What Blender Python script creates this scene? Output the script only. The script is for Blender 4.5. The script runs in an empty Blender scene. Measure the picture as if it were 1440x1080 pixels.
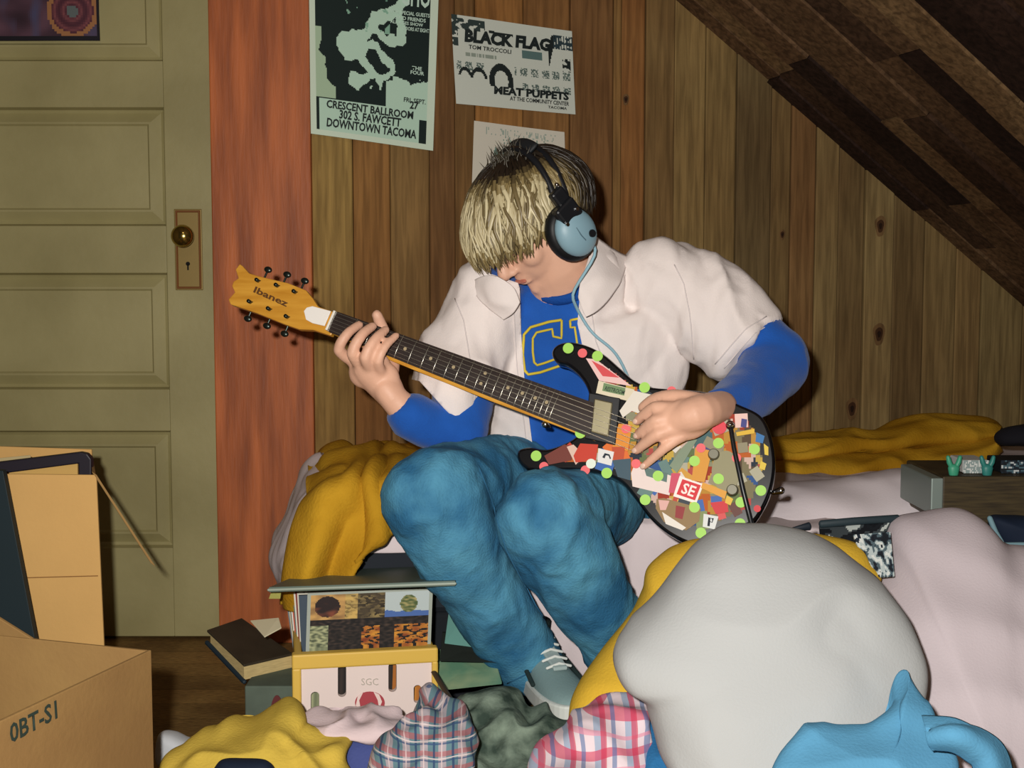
import bpy, bmesh, math, random
from mathutils import Vector, Matrix, noise
from mathutils.bvhtree import BVHTree
random.seed(7)
SC = bpy.context.scene
COL = SC.collection
F = 1800.0; CAMZ = 0.78; PIT = math.radians(4.5)
cp, sp = math.cos(PIT), math.sin(PIT)
CAM = Vector((0, 0, CAMZ))

def ray(px, py):
    u = (px-720)/F; v = (540-py)/F
    return Vector((u, cp+sp*v, -sp+cp*v))
def P(px, py, Y):
    d = ray(px, py)
    return CAM + d*(Y/d.y)
def plane_hit(px, py, p0, n):
    d = ray(px, py)
    return CAM + d*((p0-CAM).dot(n)/d.dot(n))
def proj(p):
    q = Vector(p)-CAM
    depth = q.y*cp - q.z*sp
    up = q.y*sp + q.z*cp
    return 720+F*q.x/depth, 540-F*up/depth

def lin(c):
    if isinstance(c, str):
        c = tuple(int(c[i:i+2], 16)/255 for i in (0, 2, 4))
    return tuple((x/12.92 if x <= .04045 else ((x+.055)/1.055)**2.4) for x in c)

# ---------------------------------------------------------------- materials
MATS = {}
def mat(key, color, rough=.7, spec=.3, metal=0., bump=0., bscale=200., var=0., vscale=6., col2=None, sheen=0., stretch=(1, 1, 1), coat=0.):
    if key in MATS: return MATS[key]
    m = bpy.data.materials.new(key); m.use_nodes = True
    nt = m.node_tree; b = nt.nodes['Principled BSDF']
    c = lin(color)
    b.inputs['Base Color'].default_value = (*c, 1)
    b.inputs['Roughness'].default_value = rough
    b.inputs['Specular IOR Level'].default_value = spec
    b.inputs['Metallic'].default_value = metal
    if sheen: b.inputs['Sheen Weight'].default_value = sheen
    if coat: b.inputs['Coat Weight'].default_value = coat
    tc = nt.nodes.new('ShaderNodeTexCoord'); mp = nt.nodes.new('ShaderNodeMapping')
    mp.inputs['Scale'].default_value = stretch
    nt.links.new(tc.outputs['Object'], mp.inputs['Vector'])
    if var > 0:
        n = nt.nodes.new('ShaderNodeTexNoise'); n.inputs['Scale'].default_value = vscale; n.inputs['Detail'].default_value = 5
        nt.links.new(mp.outputs['Vector'], n.inputs['Vector'])
        r = nt.nodes.new('ShaderNodeValToRGB')
        c2 = lin(col2) if col2 else tuple(x*(1-var) for x in c)
        r.color_ramp.elements[0].color = (*c2, 1); r.color_ramp.elements[0].position = .35
        r.color_ramp.elements[1].color = (*c, 1); r.color_ramp.elements[1].position = .65
        nt.links.new(n.outputs['Fac'], r.inputs['Fac']); nt.links.new(r.outputs['Color'], b.inputs['Base Color'])
    if bump > 0:
        n2 = nt.nodes.new('ShaderNodeTexNoise'); n2.inputs['Scale'].default_value = bscale; n2.inputs['Detail'].default_value = 3
        nt.links.new(mp.outputs['Vector'], n2.inputs['Vector'])
        bp = nt.nodes.new('ShaderNodeBump'); bp.inputs['Strength'].default_value = bump; bp.inputs['Distance'].default_value = .003
        nt.links.new(n2.outputs['Fac'], bp.inputs['Height']); nt.links.new(bp.outputs['Normal'], b.inputs['Normal'])
    MATS[key] = m
    return m
def flat(color, rough=.6, metal=0.):
    k = 'print_%s_%d' % (color if isinstance(color, str) else '%02x%02x%02x' % tuple(int(x*255) for x in color), int(rough*10))
    return mat(k, color, rough, .3, metal)
def attr_mat(key, rough=.7, grain=None, bump=0., spec=.3, mottle=.35, scale=3.):
    """colour attribute 'Col' of the object, times a stretched grain"""
    if key in MATS: return MATS[key]
    m = bpy.data.materials.new(key); m.use_nodes = True
    nt = m.node_tree; b = nt.nodes['Principled BSDF']; b.inputs['Roughness'].default_value = rough
    b.inputs['Specular IOR Level'].default_value = spec
    a = nt.nodes.new('ShaderNodeAttribute'); a.attribute_name = 'Col'
    out = a.outputs['Color']
    if grain:
        tc = nt.nodes.new('ShaderNodeTexCoord')
        def layer(st, sc, lo, hi, prev, p0=.35, p1=.65, det=6):
            mp = nt.nodes.new('ShaderNodeMapping'); mp.inputs['Scale'].default_value = st
            nt.links.new(tc.outputs['Object'], mp.inputs['Vector'])
            n = nt.nodes.new('ShaderNodeTexNoise'); n.inputs['Scale'].default_value = sc; n.inputs['Detail'].default_value = det
            n.inputs['Distortion'].default_value = .4
            nt.links.new(mp.outputs['Vector'], n.inputs['Vector'])
            r = nt.nodes.new('ShaderNodeValToRGB')
            r.color_ramp.elements[0].position = p0; r.color_ramp.elements[0].color = (*lo, 1)
            r.color_ramp.elements[1].position = p1; r.color_ramp.elements[1].color = (*hi, 1)
            nt.links.new(n.outputs['Fac'], r.inputs['Fac'])
            mx = nt.nodes.new('ShaderNodeMix'); mx.data_type = 'RGBA'; mx.blend_type = 'MULTIPLY'; mx.inputs[0].default_value = 1
            nt.links.new(prev, mx.inputs[6]); nt.links.new(r.outputs['Color'], mx.inputs[7])
            return mx.outputs[2], n.outputs['Fac']
        k = 1-mottle
        out, fac = layer(grain, scale*4, (k, k*.95, k*.9), (1.15, 1.12, 1.08), out)
        out, _ = layer((1, 1, 1), scale*.9, (k*1.05, k*.92, k*.85), (1.1, 1.12, 1.1), out)
        if bump:
            bp = nt.nodes.new('ShaderNodeBump'); bp.inputs['Strength'].default_value = bump; bp.inputs['Distance'].default_value = .004
            nt.links.new(fac, bp.inputs['Height']); nt.links.new(bp.outputs['Normal'], b.inputs['Normal'])
    nt.links.new(out, b.inputs['Base Color'])
    MATS[key] = m
    return m
def plaid_mat(key, base, bands, sx=14., sy=14.):
    """woven check from the UVs; bands = [(offset, width, colour, axis, strength)]"""
    if key in MATS: return MATS[key]
    m = bpy.data.materials.new(key); m.use_nodes = True
    nt = m.node_tree; b = nt.nodes['Principled BSDF']; b.inputs['Roughness'].default_value = .9
    uv = nt.nodes.new('ShaderNodeUVMap'); uv.uv_map = 'UVMap'
    sep = nt.nodes.new('ShaderNodeSeparateXYZ'); nt.links.new(uv.outputs['UV'], sep.inputs[0])
    prev = None
    for off, w, c, ax, st in bands:
        s = nt.nodes.new('ShaderNodeMath'); s.operation = 'MULTIPLY_ADD'; s.inputs[1].default_value = sx if ax == 0 else sy; s.inputs[2].default_value = off
        nt.links.new(sep.outputs[ax], s.inputs[0])
        fr = nt.nodes.new('ShaderNodeMath'); fr.operation = 'FRACT'; nt.links.new(s.outputs[0], fr.inputs[0])
        lt = nt.nodes.new('ShaderNodeMath'); lt.operation = 'LESS_THAN'; lt.inputs[1].default_value = w; nt.links.new(fr.outputs[0], lt.inputs[0])
        ml = nt.nodes.new('ShaderNodeMath'); ml.operation = 'MULTIPLY'; ml.inputs[1].default_value = st; nt.links.new(lt.outputs[0], ml.inputs[0])
        mx = nt.nodes.new('ShaderNodeMix'); mx.data_type = 'RGBA'; nt.links.new(ml.outputs[0], mx.inputs[0])
        if prev is None: mx.inputs[6].default_value = (*lin(base), 1)
        else: nt.links.new(prev, mx.inputs[6])
        mx.inputs[7].default_value = (*lin(c), 1)
        prev = mx.outputs[2]
    nt.links.new(prev, b.inputs['Base Color'])
    MATS[key] = m
    return m

# ---------------------------------------------------------------- scene tree
def tag(o, label=None, cat=None, group=None, kind=None):
    if label: o['label'] = label
    if cat: o['category'] = cat
    if group: o['group'] = group
    if kind: o['kind'] = kind
    return o
def empty(name, loc, label=None, cat=None, group=None, rz=0):
    o = bpy.data.objects.new(name, None); COL.objects.link(o); o.location = loc; o.rotation_euler = (0, 0, rz)
    o.empty_display_size = .05
    return tag(o, label, cat, group)
def link(name, me, m, parent=None, smooth=True):
    if m is not None and not me.materials: me.materials.append(m)
    if smooth:
        me.polygons.foreach_set('use_smooth', [True]*len(me.polygons))
    o = bpy.data.objects.new(name, me); COL.objects.link(o)
    if parent is not None:
        o.parent = parent
        # geometry is written in world space; parents sit unrotated at their base
        me.transform(Matrix.Translation(-parent_world(parent)))
    return o
def parent_world(o):
    w = Vector((0, 0, 0))
    while o is not None:
        w += o.location; o = o.parent
    return w
def origin_to(o, p):
    p = Vector(p)
    o.data.transform(Matrix.Translation(-p))
    o.location = p
    return o

class G:
    """a bag of geometry in world space"""
    def __init__(s): s.v = []; s.f = []; s.uv = {}; s.c = None
    def add(s, vs, fs):
        b = len(s.v); s.v += [Vector(x) for x in vs]; s.f += [tuple(i+b for i in f) for f in fs]; return b
    def box(s, c, size, rz=0, rot=None):
        R = rot if rot else Matrix.Rotation(rz, 3, 'Z')
        vs = [Vector(c)+R@Vector((x*size[0]/2, y*size[1]/2, z*size[2]/2)) for x in (-1, 1) for y in (-1, 1) for z in (-1, 1)]
        s.add(vs, [(0, 1, 3, 2), (4, 6, 7, 5), (0, 4, 5, 1), (2, 3, 7, 6), (0, 2, 6, 4), (1, 5, 7, 3)])
        return s
    def prism(s, pts, vec):
        """pts: world polygon, extruded by vec"""
        n = len(pts); vec = Vector(vec)
        s.add([Vector(p) for p in pts]+[Vector(p)+vec for p in pts],
              [tuple(range(n)), tuple(range(2*n-1, n-1, -1))]+[(i, i+n, (i+1) % n+n, (i+1) % n) for i in range(n)])
        return s
    def rings(s, rs, cap=True):
        n = len(rs[0]); b = len(s.v)
        for r in rs: s.v += [Vector(p) for p in r]
        for i in range(len(rs)-1):
            for j in range(n):
                s.f.append((b+i*n+j, b+i*n+(j+1) % n, b+(i+1)*n+(j+1) % n, b+(i+1)*n+j))
        if cap:
            s.f.append(tuple(b+j for j in range(n-1, -1, -1))); s.f.append(tuple(b+(len(rs)-1)*n+j for j in range(n)))
        return s
    def tube(s, pts, radii, n=12, cap='round', flatz=None, up=None):
        """pts world; radii float or list or (a,b) pairs"""
        pts = [Vector(p) for p in pts]
        if not isinstance(radii, (list, tuple)): radii = [radii]*len(pts)
        rr = [(r if isinstance(r, (list, tuple)) else (r, r)) for r in radii]
        if cap in ('round', 'start'):
            t0 = (pts[0]-pts[1]).normalized(); t1 = (pts[-1]-pts[-2]).normalized()
            a, bq = rr[0], rr[-1]; m0 = min(a); m1 = min(bq)
            pre = [(pts[0]+t0*m0*math.sin(q), (a[0]*math.cos(q), a[1]*math.cos(q))) for q in (1.4, 1.0, .5)]
            post = [(pts[-1]+t1*m1*math.sin(q), (bq[0]*math.cos(q), bq[1]*math.cos(q))) for q in (.5, 1.0, 1.4)]
            if cap == 'start': post = []
            pts = [p for p, _ in pre]+pts+[p for p, _ in post]
            rr = [r for _, r in pre]+rr+[r for _, r in post]
        rings = []
        side = None
        for i, p in enumerate(pts):
            t = (pts[min(i+1, len(pts)-1)]-pts[max(i-1, 0)])
            if t.length < 1e-9: t = Vector((0, 0, 1))
            t.normalize()
            if side is None or up is not None:
                ref = Vector(up) if up is not None else (Vector((0, -1, 0)) if abs(t.y) < .9 else Vector((0, 0, 1)))
                side = t.cross(ref)
                if side.length < 1e-6: side = t.orthogonal()
                side.normalize()
            else:
                side = (side - t*side.dot(t)).normalized()
            w = side.cross(t)
            a, b2 = rr[i]
            rings.append([p+side*a*math.cos(2*math.pi*k/n)+w*b2*math.sin(2*math.pi*k/n) for k in range(n)])
        return s.rings(rings, cap=bool(cap))
    def ell(s, c, r, rot=None, nu=20, nv=14):
        c = Vector(c); R = rot if rot else Matrix.Identity(3)
        if not isinstance(r, (tuple, list)): r = (r, r, r)
        rings = []
        for i in range(1, nv):
            th = math.pi*i/nv
            rings.append([c+R@Vector((r[0]*math.sin(th)*math.cos(2*math.pi*k/nu), r[1]*math.sin(th)*math.sin(2*math.pi*k/nu), r[2]*math.cos(th))) for k in range(nu)])
        b = len(s.v); s.rings(rings, cap=False)
        n0 = len(s.v); s.v += [c+R@Vector((0, 0, r[2])), c+R@Vector((0, 0, -r[2]))]
        e = n0-nu
        for k in range(nu):
            s.f.append((n0, b+k, b+(k+1) % nu)[::-1]); s.f.append((n0+1, e+(k+1) % nu, e+k)[::-1])
        return s
    def mesh(s, name):
        me = bpy.data.meshes.new(name); me.from_pydata(s.v, [], s.f); me.update()
        bm = bmesh.new(); bm.from_mesh(me); bmesh.ops.recalc_face_normals(bm, faces=bm.faces); bm.to_mesh(me); bm.free()
        return me
    def build(s, name, m, parent=None, smooth=False, bevel=0., seg=2):
        me = s.mesh(name)
        if bevel > 0:
            bm = bmesh.new(); bm.from_mesh(me)
            es = [e for e in bm.edges if len(e.link_faces) == 2 and e.calc_face_angle() > .5]
            bmesh.ops.bevel(bm, geom=es, offset=bevel, segments=seg, affect='EDGES', profile=.5, clamp_overlap=True)
            bm.to_mesh(me); bm.free()
        return link(name, me, m, parent, smooth)

def apply_mods(me, mods):
    """evaluate modifiers on a temporary object, return the new mesh"""
    o = bpy.data.objects.new('tmp', me); COL.objects.link(o)
    for fn in mods: fn(o)
    dg = bpy.context.evaluated_depsgraph_get(); dg.update()
    r = bpy.data.meshes.new_from_object(o.evaluated_get(dg))
    bpy.data.objects.remove(o, do_unlink=True)
    return r
def m_remesh(vox, smooth=2):
    def fn(o):
        r = o.modifiers.new('r', 'REMESH'); r.mode = 'VOXEL'; r.voxel_size = vox
        if smooth:
            q = o.modifiers.new('s', 'SMOOTH'); q.iterations = smooth; q.factor = .5
    return fn
def m_cut(cutter_me):
    cut = bpy.data.objects.new('cut', cutter_me); COL.objects.link(cut)
    def fn(o):
        b = o.modifiers.new('b', 'BOOLEAN'); b.operation = 'DIFFERENCE'; b.object = cut; b.solver = 'EXACT'
    return fn, cut
def m_sub(n):
    def fn(o):
        q = o.modifiers.new('s', 'SUBSURF'); q.levels = n; q.render_levels = n
    return fn
def wrinkle(me, amp, scale, stretch=(1, 1, 1), seed=0., sharp=True, mask=None, neg=-1):
    """push vertices along their normals by a folded noise"""
    ns = [v.normal.copy() for v in me.vertices]
    for v, n in zip(me.vertices, ns):
        q = Vector((v.co.x*stretch[0], v.co.y*stretch[1], v.co.z*stretch[2]))*scale+Vector((seed, seed*1.7, seed*.3))
        a = noise.noise(q+Vector((noise.noise(q*.7)*.8, 0, noise.noise(q*.6+Vector((5, 5, 5)))*.8)))
        d = (1-abs(a)*3.0) if sharp else a*1.6
        k = mask(v.co) if mask else 1
        v.co += n*amp*k*max(neg, min(1, d))
    me.update()

def cr(p0, p1, p2, p3, t):
    return 0.5*((2*p1)+(-p0+p2)*t+(2*p0-5*p1+4*p2-p3)*t*t+(-p0+3*p1-3*p2+p3)*t*t*t)
def spline(pts, n, closed=False):
    pts = [Vector(p) for p in pts]; m = len(pts); out = []
    segs = m if closed else m-1
    for i in range(n):
        u = i/n*segs if closed else i/(n-1)*segs
        k = min(int(u), segs-1); t = u-k
        g = (lambda j: pts[j % m]) if closed else (lambda j: pts[max(0, min(m-1, j))])
        out.append(cr(g(k-1), g(k), g(k+1), g(k+2), t))
    return out

def sheet(name, rows, m, parent=None, nu=40, nv=40, thick=.004, amp=.004, scale=14, stretch=(1, 1, 1), seed=0., world=False, closed=False):
    """cloth through a grid of control points (px, py, Y); real thickness"""
    R = [[(Vector(p) if world else P(*p)) for p in r] for r in rows]
    cols = [spline(r, nu, closed) for r in R]
    grid = [spline([c[j] for c in cols], nv) for j in range(nu)]   # grid[j][i]
    vs = []; fs = []
    for i in range(nv):
        for j in range(nu): vs.append(grid[j][i])
    for i in range(nv-1):
        for j in range(nu-1 if not closed else nu):
            j2 = (j+1) % nu
            fs.append((i*nu+j, i*nu+j2, (i+1)*nu+j2, (i+1)*nu+j))
    me = bpy.data.meshes.new(name); me.from_pydata(vs, [], fs); me.update()
    uv = me.uv_layers.new(name='UVMap')
    for l in me.loops:
        uv.data[l.index].uv = ((l.vertex_index % nu)/nu, (l.vertex_index//nu)/nv)
    wrinkle(me, amp, scale, stretch, seed)
    def sol(o):
        q = o.modifiers.new('k', 'SOLIDIFY'); q.thickness = thick; q.offset = 0
    me2 = apply_mods(me, [sol])
    return link(name, me2, m, parent)

def puff(name, outline, Y, m, parent=None, front=.06, back=.04, ky=0., kx=0., N=110, M=22, amp=.008, scale=10, stretch=(1, 1, 1), seed=0., edge=.5, centre=None, uvs=100.):
    """soft heap: px outline at depth Y, bulging towards and away"""
    o = spline([(p[0], p[1], 0) for p in outline], N, True)
    cx = sum(p.x for p in o)/N; cy = sum(p.y for p in o)/N
    if centre: cx, cy = centre
    vs = []; uvl = []; fs = []
    def pt(x, y, off):
        q = P(x, y, Y+kx*(x-cx)/100+ky*(y-cy)/100)
        return q+Vector((0, off, 0))
    for side in (-1, 1):
        for i in range(M):
            s = 1-(i/M)
            if side == 1 and i == 0: continue
            h = (1-s**2.6)**edge if s < 1 else 0
            for p in o:
                x = cx+(p.x-cx)*s; y = cy+(p.y-cy)*s
                vs.append(pt(x, y, (-front if side == -1 else back)*h)); uvl.append((x/uvs, y/uvs))
        vs.append(pt(cx, cy, -front if side == -1 else back)); uvl.append((cx/uvs, cy/uvs))
    for i in range(M-1):
        for k in range(N):
            a = i*N+k; b = i*N+(k+1) % N
            fs.append((a, b, b+N, a+N))
    top = M*N
    for k in range(N): fs.append(((M-1)*N+k, (M-1)*N+(k+1) % N, top))
    b0 = top+1
    for k in range(N): fs.append((k, b0+k, b0+(k+1) % N, (k+1) % N))
    for i in range(M-2):
        for k in range(N):
            a = b0+i*N+k; b = b0+i*N+(k+1) % N
            fs.append((a, a+N, b+N, b))
    for k in range(N): fs.append((b0+(M-2)*N+k, len(vs)-1, b0+(M-2)*N+(k+1) % N))
    me = bpy.data.meshes.new(name); me.from_pydata(vs, [], fs); me.update()
    uv = me.uv_layers.new(name='UVMap')
    for l in me.loops: uv.data[l.index].uv = uvl[l.vertex_index]
    bm = bmesh.new(); bm.from_mesh(me); bmesh.ops.recalc_face_normals(bm, faces=bm.faces); bm.to_mesh(me); bm.free(); me.update()
    wrinkle(me, amp, scale, stretch, seed)
    for v in me.vertices:
        if v.co.z < .004: v.co.z = .004+random.random()*.0005
    me = apply_mods(me, [m_sub(1)])
    return link(name, me, m, parent)

def paint(name, nx, ny, fn, col, m, parent=None, thick=0.):
    """printed surface: fn(u,v)->world point, col(u,v)->sRGB triple, per-cell colours"""
    vs = [fn(i/nx, j/ny) for j in range(ny+1) for i in range(nx+1)]
    fs = [(j*(nx+1)+i, j*(nx+1)+i+1, (j+1)*(nx+1)+i+1, (j+1)*(nx+1)+i) for j in range(ny) for i in range(nx)]
    me = bpy.data.meshes.new(name); me.from_pydata(vs, [], fs); me.update()
    a = me.color_attributes.new('Col', 'FLOAT_COLOR', 'CORNER')
    k = 0
    for p in me.polygons:
        i = p.index % nx; j = p.index//nx
        c = (*lin(col((i+.5)/nx, (j+.5)/ny)), 1)
        for _ in p.loop_indices:
            a.data[k].color = c; k += 1
    if thick:
        def sol(o):
            q = o.modifiers.new('k', 'SOLIDIFY'); q.thickness = thick; q.offset = -1
        me = apply_mods(me, [sol])
    return link(name, me, m, parent, smooth=False)

def text_mesh(name, s, p0, xdir, ydir, w, h, m, parent=None, bold=.0, lift=.0008):
    cu = bpy.data.curves.new('t', 'FONT'); cu.body = s; cu.size = 1; cu.offset = bold; cu.resolution_u = 2
    o = bpy.data.objects.new('t', cu); COL.objects.link(o)
    dg = bpy.context.evaluated_depsgraph_get(); dg.update()
    me = bpy.data.meshes.new_from_object(o.evaluated_get(dg)); bpy.data.objects.remove(o, do_unlink=True)
    xs = [v.co.x for v in me.vertices]; ys = [v.co.y for v in me.vertices]
    x0, x1, y0, y1 = min(xs), max(xs), min(ys), max(ys)
    xd = Vector(xdir).normalized(); yd = Vector(ydir).normalized(); n = xd.cross(yd).normalized()
    for v in me.vertices:
        v.co = Vector(p0)+xd*((v.co.x-x0)/(x1-x0)*w)+yd*((v.co.y-y0)/(y1-y0)*h)+n*lift
    me.materials.clear()
    return link(name, me, m, parent, smooth=False)

def inpoly(x, y, poly):
    c = False; n = len(poly); j = n-1
    for i in range(n):
        xi, yi = poly[i]; xj, yj = poly[j]
        if (yi > y) != (yj > y) and x < (xj-xi)*(y-yi)/(yj-yi)+xi: c = not c
        j = i
    return c
def mix(a, b, t):
    t = max(0, min(1, t)); return tuple(x+(y-x)*t for x, y in zip(a, b))
def rgb(h): return tuple(int(h[i:i+2], 16)/255 for i in (0, 2, 4))
# ================================================================ camera and light
cam = bpy.data.cameras.new('camera'); cam.sensor_width = 36; cam.lens = 45
co = bpy.data.objects.new('camera', cam); COL.objects.link(co); SC.camera = co
co.location = CAM; co.rotation_euler = (math.pi/2-PIT, 0, 0)
fl = bpy.data.lights.new('camera_flash', 'AREA'); fl.shape = 'DISK'; fl.size = .035; fl.energy = 43; fl.color = (1, .955, .90)
fo = bpy.data.objects.new('camera_flash', fl); COL.objects.link(fo)
fo.location = (-.07, -.03, CAMZ+.075); fo.rotation_euler = (math.pi/2-math.radians(2.5), 0, 0)
w = bpy.data.worlds.new('world'); SC.world = w; w.use_nodes = True
w.node_tree.nodes['Background'].inputs[0].default_value = (.5, .42, .35, 1); w.node_tree.nodes['Background'].inputs[1].default_value = .02
# weak warm fill lamp, added to lift the dark shadows
lb = bpy.data.lights.new('fill_light', 'POINT'); lb.energy = 7.0; lb.color = (1, .85, .66); lb.shadow_soft_size = .12
lo = bpy.data.objects.new('fill_light', lb); COL.objects.link(lo); lo.location = (-.3, .3, 2.0)
vs_ = SC.view_settings; vs_.view_transform = 'Standard'; vs_.look = 'None'; vs_.gamma = 1; vs_.use_curve_mapping = False; vs_.exposure = 0

# ================================================================ room shell
DY = 2.75                                            # the door wall
WX0 = -.43
WN = Vector((.3, -1, 0)).normalized(); WD = Vector((1, .3, 0)).normalized(); W0 = Vector((WX0, DY, 0))
def PW(px, py, off=0.): return plane_hit(px, py, W0+WN*off, WN)
def wall_s(px, py=350):                              # metres along the wall
    return (PW(px, py)-W0).dot(WD)
A = PW(955, 0); B = PW(1440, 425)
jd = (B-A).normalized()
into = WN.copy()

# floor
g = G(); rnd = random.Random(3)
cols = []
y = -1.2; 
while y < 4.4:
    x = -1.9+rnd.uniform(-.6, 0)
    while x < 2.6:
        L = rnd.uniform(.7, 1.3)
        g.add([(x, y, 0), (x+L, y, 0), (x+L, y+.083, 0), (x, y+.083, 0)], [(0, 1, 2, 3)])
        k = rnd.uniform(.75, 1.15); cols.append((.30*k, .185*k, .06*k))
        x += L
    y += .084
g.add([(-2.5, -1.2, -.004), (2.7, -1.2, -.004), (2.7, 4.5, -.004), (-2.5, 4.5, -.004)], [(0, 1, 2, 3)]); cols.append((.03, .02, .01))
def colored(name, g, cols, m, parent=None, recalc=False, smooth=False):
    me = bpy.data.meshes.new(name); me.from_pydata(g.v, [], g.f); me.update()
    a = me.color_attributes.new('Col', 'FLOAT_COLOR', 'CORNER')
    for p in me.polygons:
        for li in p.loop_indices: a.data[li].color = (*cols[p.index], 1)
    if recalc:
        bm = bmesh.new(); bm.from_mesh(me); bmesh.ops.recalc_face_normals(bm, faces=bm.faces); bm.to_mesh(me); bm.free()
    return link(name, me, m, parent, smooth)
fm = attr_mat('floor_wood', .75, (3, 25, 1), .5, .2, .45, 5.)
o = colored('floor', g, cols, fm); tag(o, kind='structure')

# back wall of vertical boards; edges read off the photograph
edges = [(438, 'a98f4e'), (497, '8f5c26'), (549, '8b7042'), (604, '6a4426'), (640, '7a5a30'), (668, 'b07838'), (735, '8a5a2c'), (800, '6c4022'), (860, '94703e'),
         (872, '9a5f2c'), (905, '7d5a30'), (946, 'a08450'), (990, '8f7444'), (1033, '4a3824'), (1082, '7c6038'), (1110, '8c5c34'), (1145, 'a08a5c'), (1178, '6c5434'), (1215, 'a48e60'),
         (1256, '5e4428'), (1300, '8e744a'), (1345, '8a6a40'), (1381, '8c7a50'), (1440, '80683e'), (1500, '7a6038'), (1580, '6c5030'), (1700, '806038')]
g = G(); cols = []
for i in range(len(edges)-1):
    s0, s1 = wall_s(edges[i][0]), wall_s(edges[i+1][0])
    off = rnd.uniform(0, .006); e = .0009
    c = mix(lin(edges[i][1]), lin('876a44' if edges[i][0] < 900 else '86744f'), .55); b = len(g.v)
    p = lambda s, o, z: W0+WD*s+WN*o+Vector((0, 0, z))
    vs = []
    for z in (0, 2.4):
        vs += [p(s0+e, -.01, z), p(s0+e, off-.002, z), p(s0+e+.003, off, z), p(s1-e-.003, off, z), p(s1-e, off-.002, z), p(s1-e, -.01, z)]
    g.add(vs, [(k, k+1, k+7, k+6) for k in range(5)]); cols += [c]*5
s9 = wall_s(edges[-1][0])
g.add([W0+WN*-.012, W0+WD*s9+WN*-.012, W0+WD*s9+WN*-.012+Vector((0, 0, 2.4)), W0+WN*-.012+Vector((0, 0, 2.4))], [(0, 1, 2, 3)]); cols.append((.02, .012, .008))
for (px, py, r) in ((1238, 318, .024), (1236, 470, .026), (1198, 575, .026), (1062, 425, .016), (880, 140, .012), (1100, 330, .012), (575, 560, .014), (1330, 250, .012)):
    c0 = PW(px, py, .0068)
    for k_, (rr, col_) in enumerate(((1., '7a6040'), (.62, '4a3220'), (.3, '2c1c12'))):
        ps = [c0+WN*.0004*k_+WD*r*rr*(.62+.1*math.sin(3*q))*math.cos(q)+Vector((0, 0, r*rr*(1.15+.12*math.sin(2*q+1))*math.sin(q))) for q in [2*math.pi*j/22 for j in range(22)]]
        g.add(ps, [tuple(range(22))]); cols.append(lin(col_))
wm = attr_mat('board_wall_wood', .8, (11, 11, .7), .4, .2, .30, 2.2)
o = colored('wall_back', g, cols, wm, recalc=False); tag(o, kind='structure')

# door wall, left part and above, behind the casing
g = G(); dx0 = P(-420, 500, DY).x; dx1 = P(303, 500, DY).x
g.box(((dx0-1.4)/2-.6, DY+.09, 1.2), (abs(dx0)+.2, .08, 2.4))
g.box(((dx0+WX0)/2, DY+.12, 2.25), (1.6, .12, .5))
o = g.build('wall_left_of_door', mat('plaster', '8d8062', .9, .2)); o.name = 'wall_door'; tag(o, kind='structure')
# left, right, rear walls and flat ceiling close the room behind the camera
g = G(); g.box((-2.0, .8, 1.2), (.08, 4.2, 2.4)); o = g.build('wall_left', mat('dull_board', '6f5a3c', .8, .2, var=.4, vscale=8, stretch=(1, 10, 1))); tag(o, kind='structure')
g = G(); g.box((.2, -1.24, 1.2), (4.6, .08, 2.4)); o = g.build('wall_front', MATS['dull_board']); tag(o, kind='structure')
g = G(); g.box((-.75, .9, 2.43), (2.9, 4.6, .06)); o = g.build('ceiling', mat('dark_ceiling', '5b4632', .85, .2)); tag(o, kind='structure')

# sloping ceiling of dark boards that run down the slope, ends staggered
g = G(); cols = []
nrm = jd.cross(into).normalized()
if nrm.z > 0: nrm = -nrm
tone = [lin(x) for x in ('664e38', '4c382a', '7c6244', '3c2b24', '6b533c', '8a7050', '33241e', '725840')]
v = -.02; k = 0
while v < 4.6:
    wdt = rnd.uniform(.075, .1)
    s = -1.2+rnd.uniform(-.5, 0)
    while s < 3.0:
        L = rnd.uniform(.28, .75); off = rnd.uniform(0, .012)
        a = A+jd*(s+.001)+into*(v+.001)+nrm*off; 
        b = A+jd*(s+L-.001)+into*(v+.001)+nrm*off
        c = A+jd*(s+L-.001)+into*(v+wdt-.001)+nrm*off; d = A+jd*(s+.001)+into*(v+wdt-.001)+nrm*off
        e = -nrm*(off+.012)
        g.add([a, b, c, d, a+e, b+e, c+e, d+e], [(0, 1, 2, 3), (0, 4, 5, 1), (1, 5, 6, 2), (2, 6, 7, 3), (3, 7, 4, 0)])
        cc = rnd.choice(tone); cols += [cc]*5
        s += L
    v += wdt
a0 = A+jd*-1.3-nrm*.02; g.add([a0-into*.1, a0+jd*4.2-into*.1, a0+jd*4.2+into*4.7, a0+into*4.7], [(0, 1, 2, 3)]); cols.append((.01, .008, .006))
cm = attr_mat('slope_boards', .75, (6, 6, 6), .3, .2, .5, 3.)
o = colored('ceiling_sloped', g, cols, cm); tag(o, kind='structure')

# orange casing board beside the door
g = G()
x0 = P(304, 500, DY-.0).x; x1 = WX0+.005
g.box(((x0+x1)/2, DY+.005, 1.2), (x1-x0, .05, 2.4))
cas = mat('casing_wood', 'c06a38', .55, .35, bump=.25, bscale=30, var=.35, vscale=5, col2='8e4a26', stretch=(6, 6, .6))
o = g.build('trim_1', cas, bevel=.003); tag(o, kind='structure')

# door: slab with recessed panels
olive = mat('door_paint', 'a39a6c', .5, .4, bump=.15, bscale=60, var=.25, vscale=4, col2='91885c')
dz = lambda py: P(200, py, DY).z
xr = P(303, 500, DY).x-.004; xl = xr-.80
prx = P(233, 400, DY).x; plx = xl+(xr-prx)
panels = [(-110, 84), (150, 317), (384, 548), (607, 772)]
g = G(); fy = DY+.012
xs = [xl, plx, prx, xr]
zt = dz(-200); zb = .006
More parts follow.
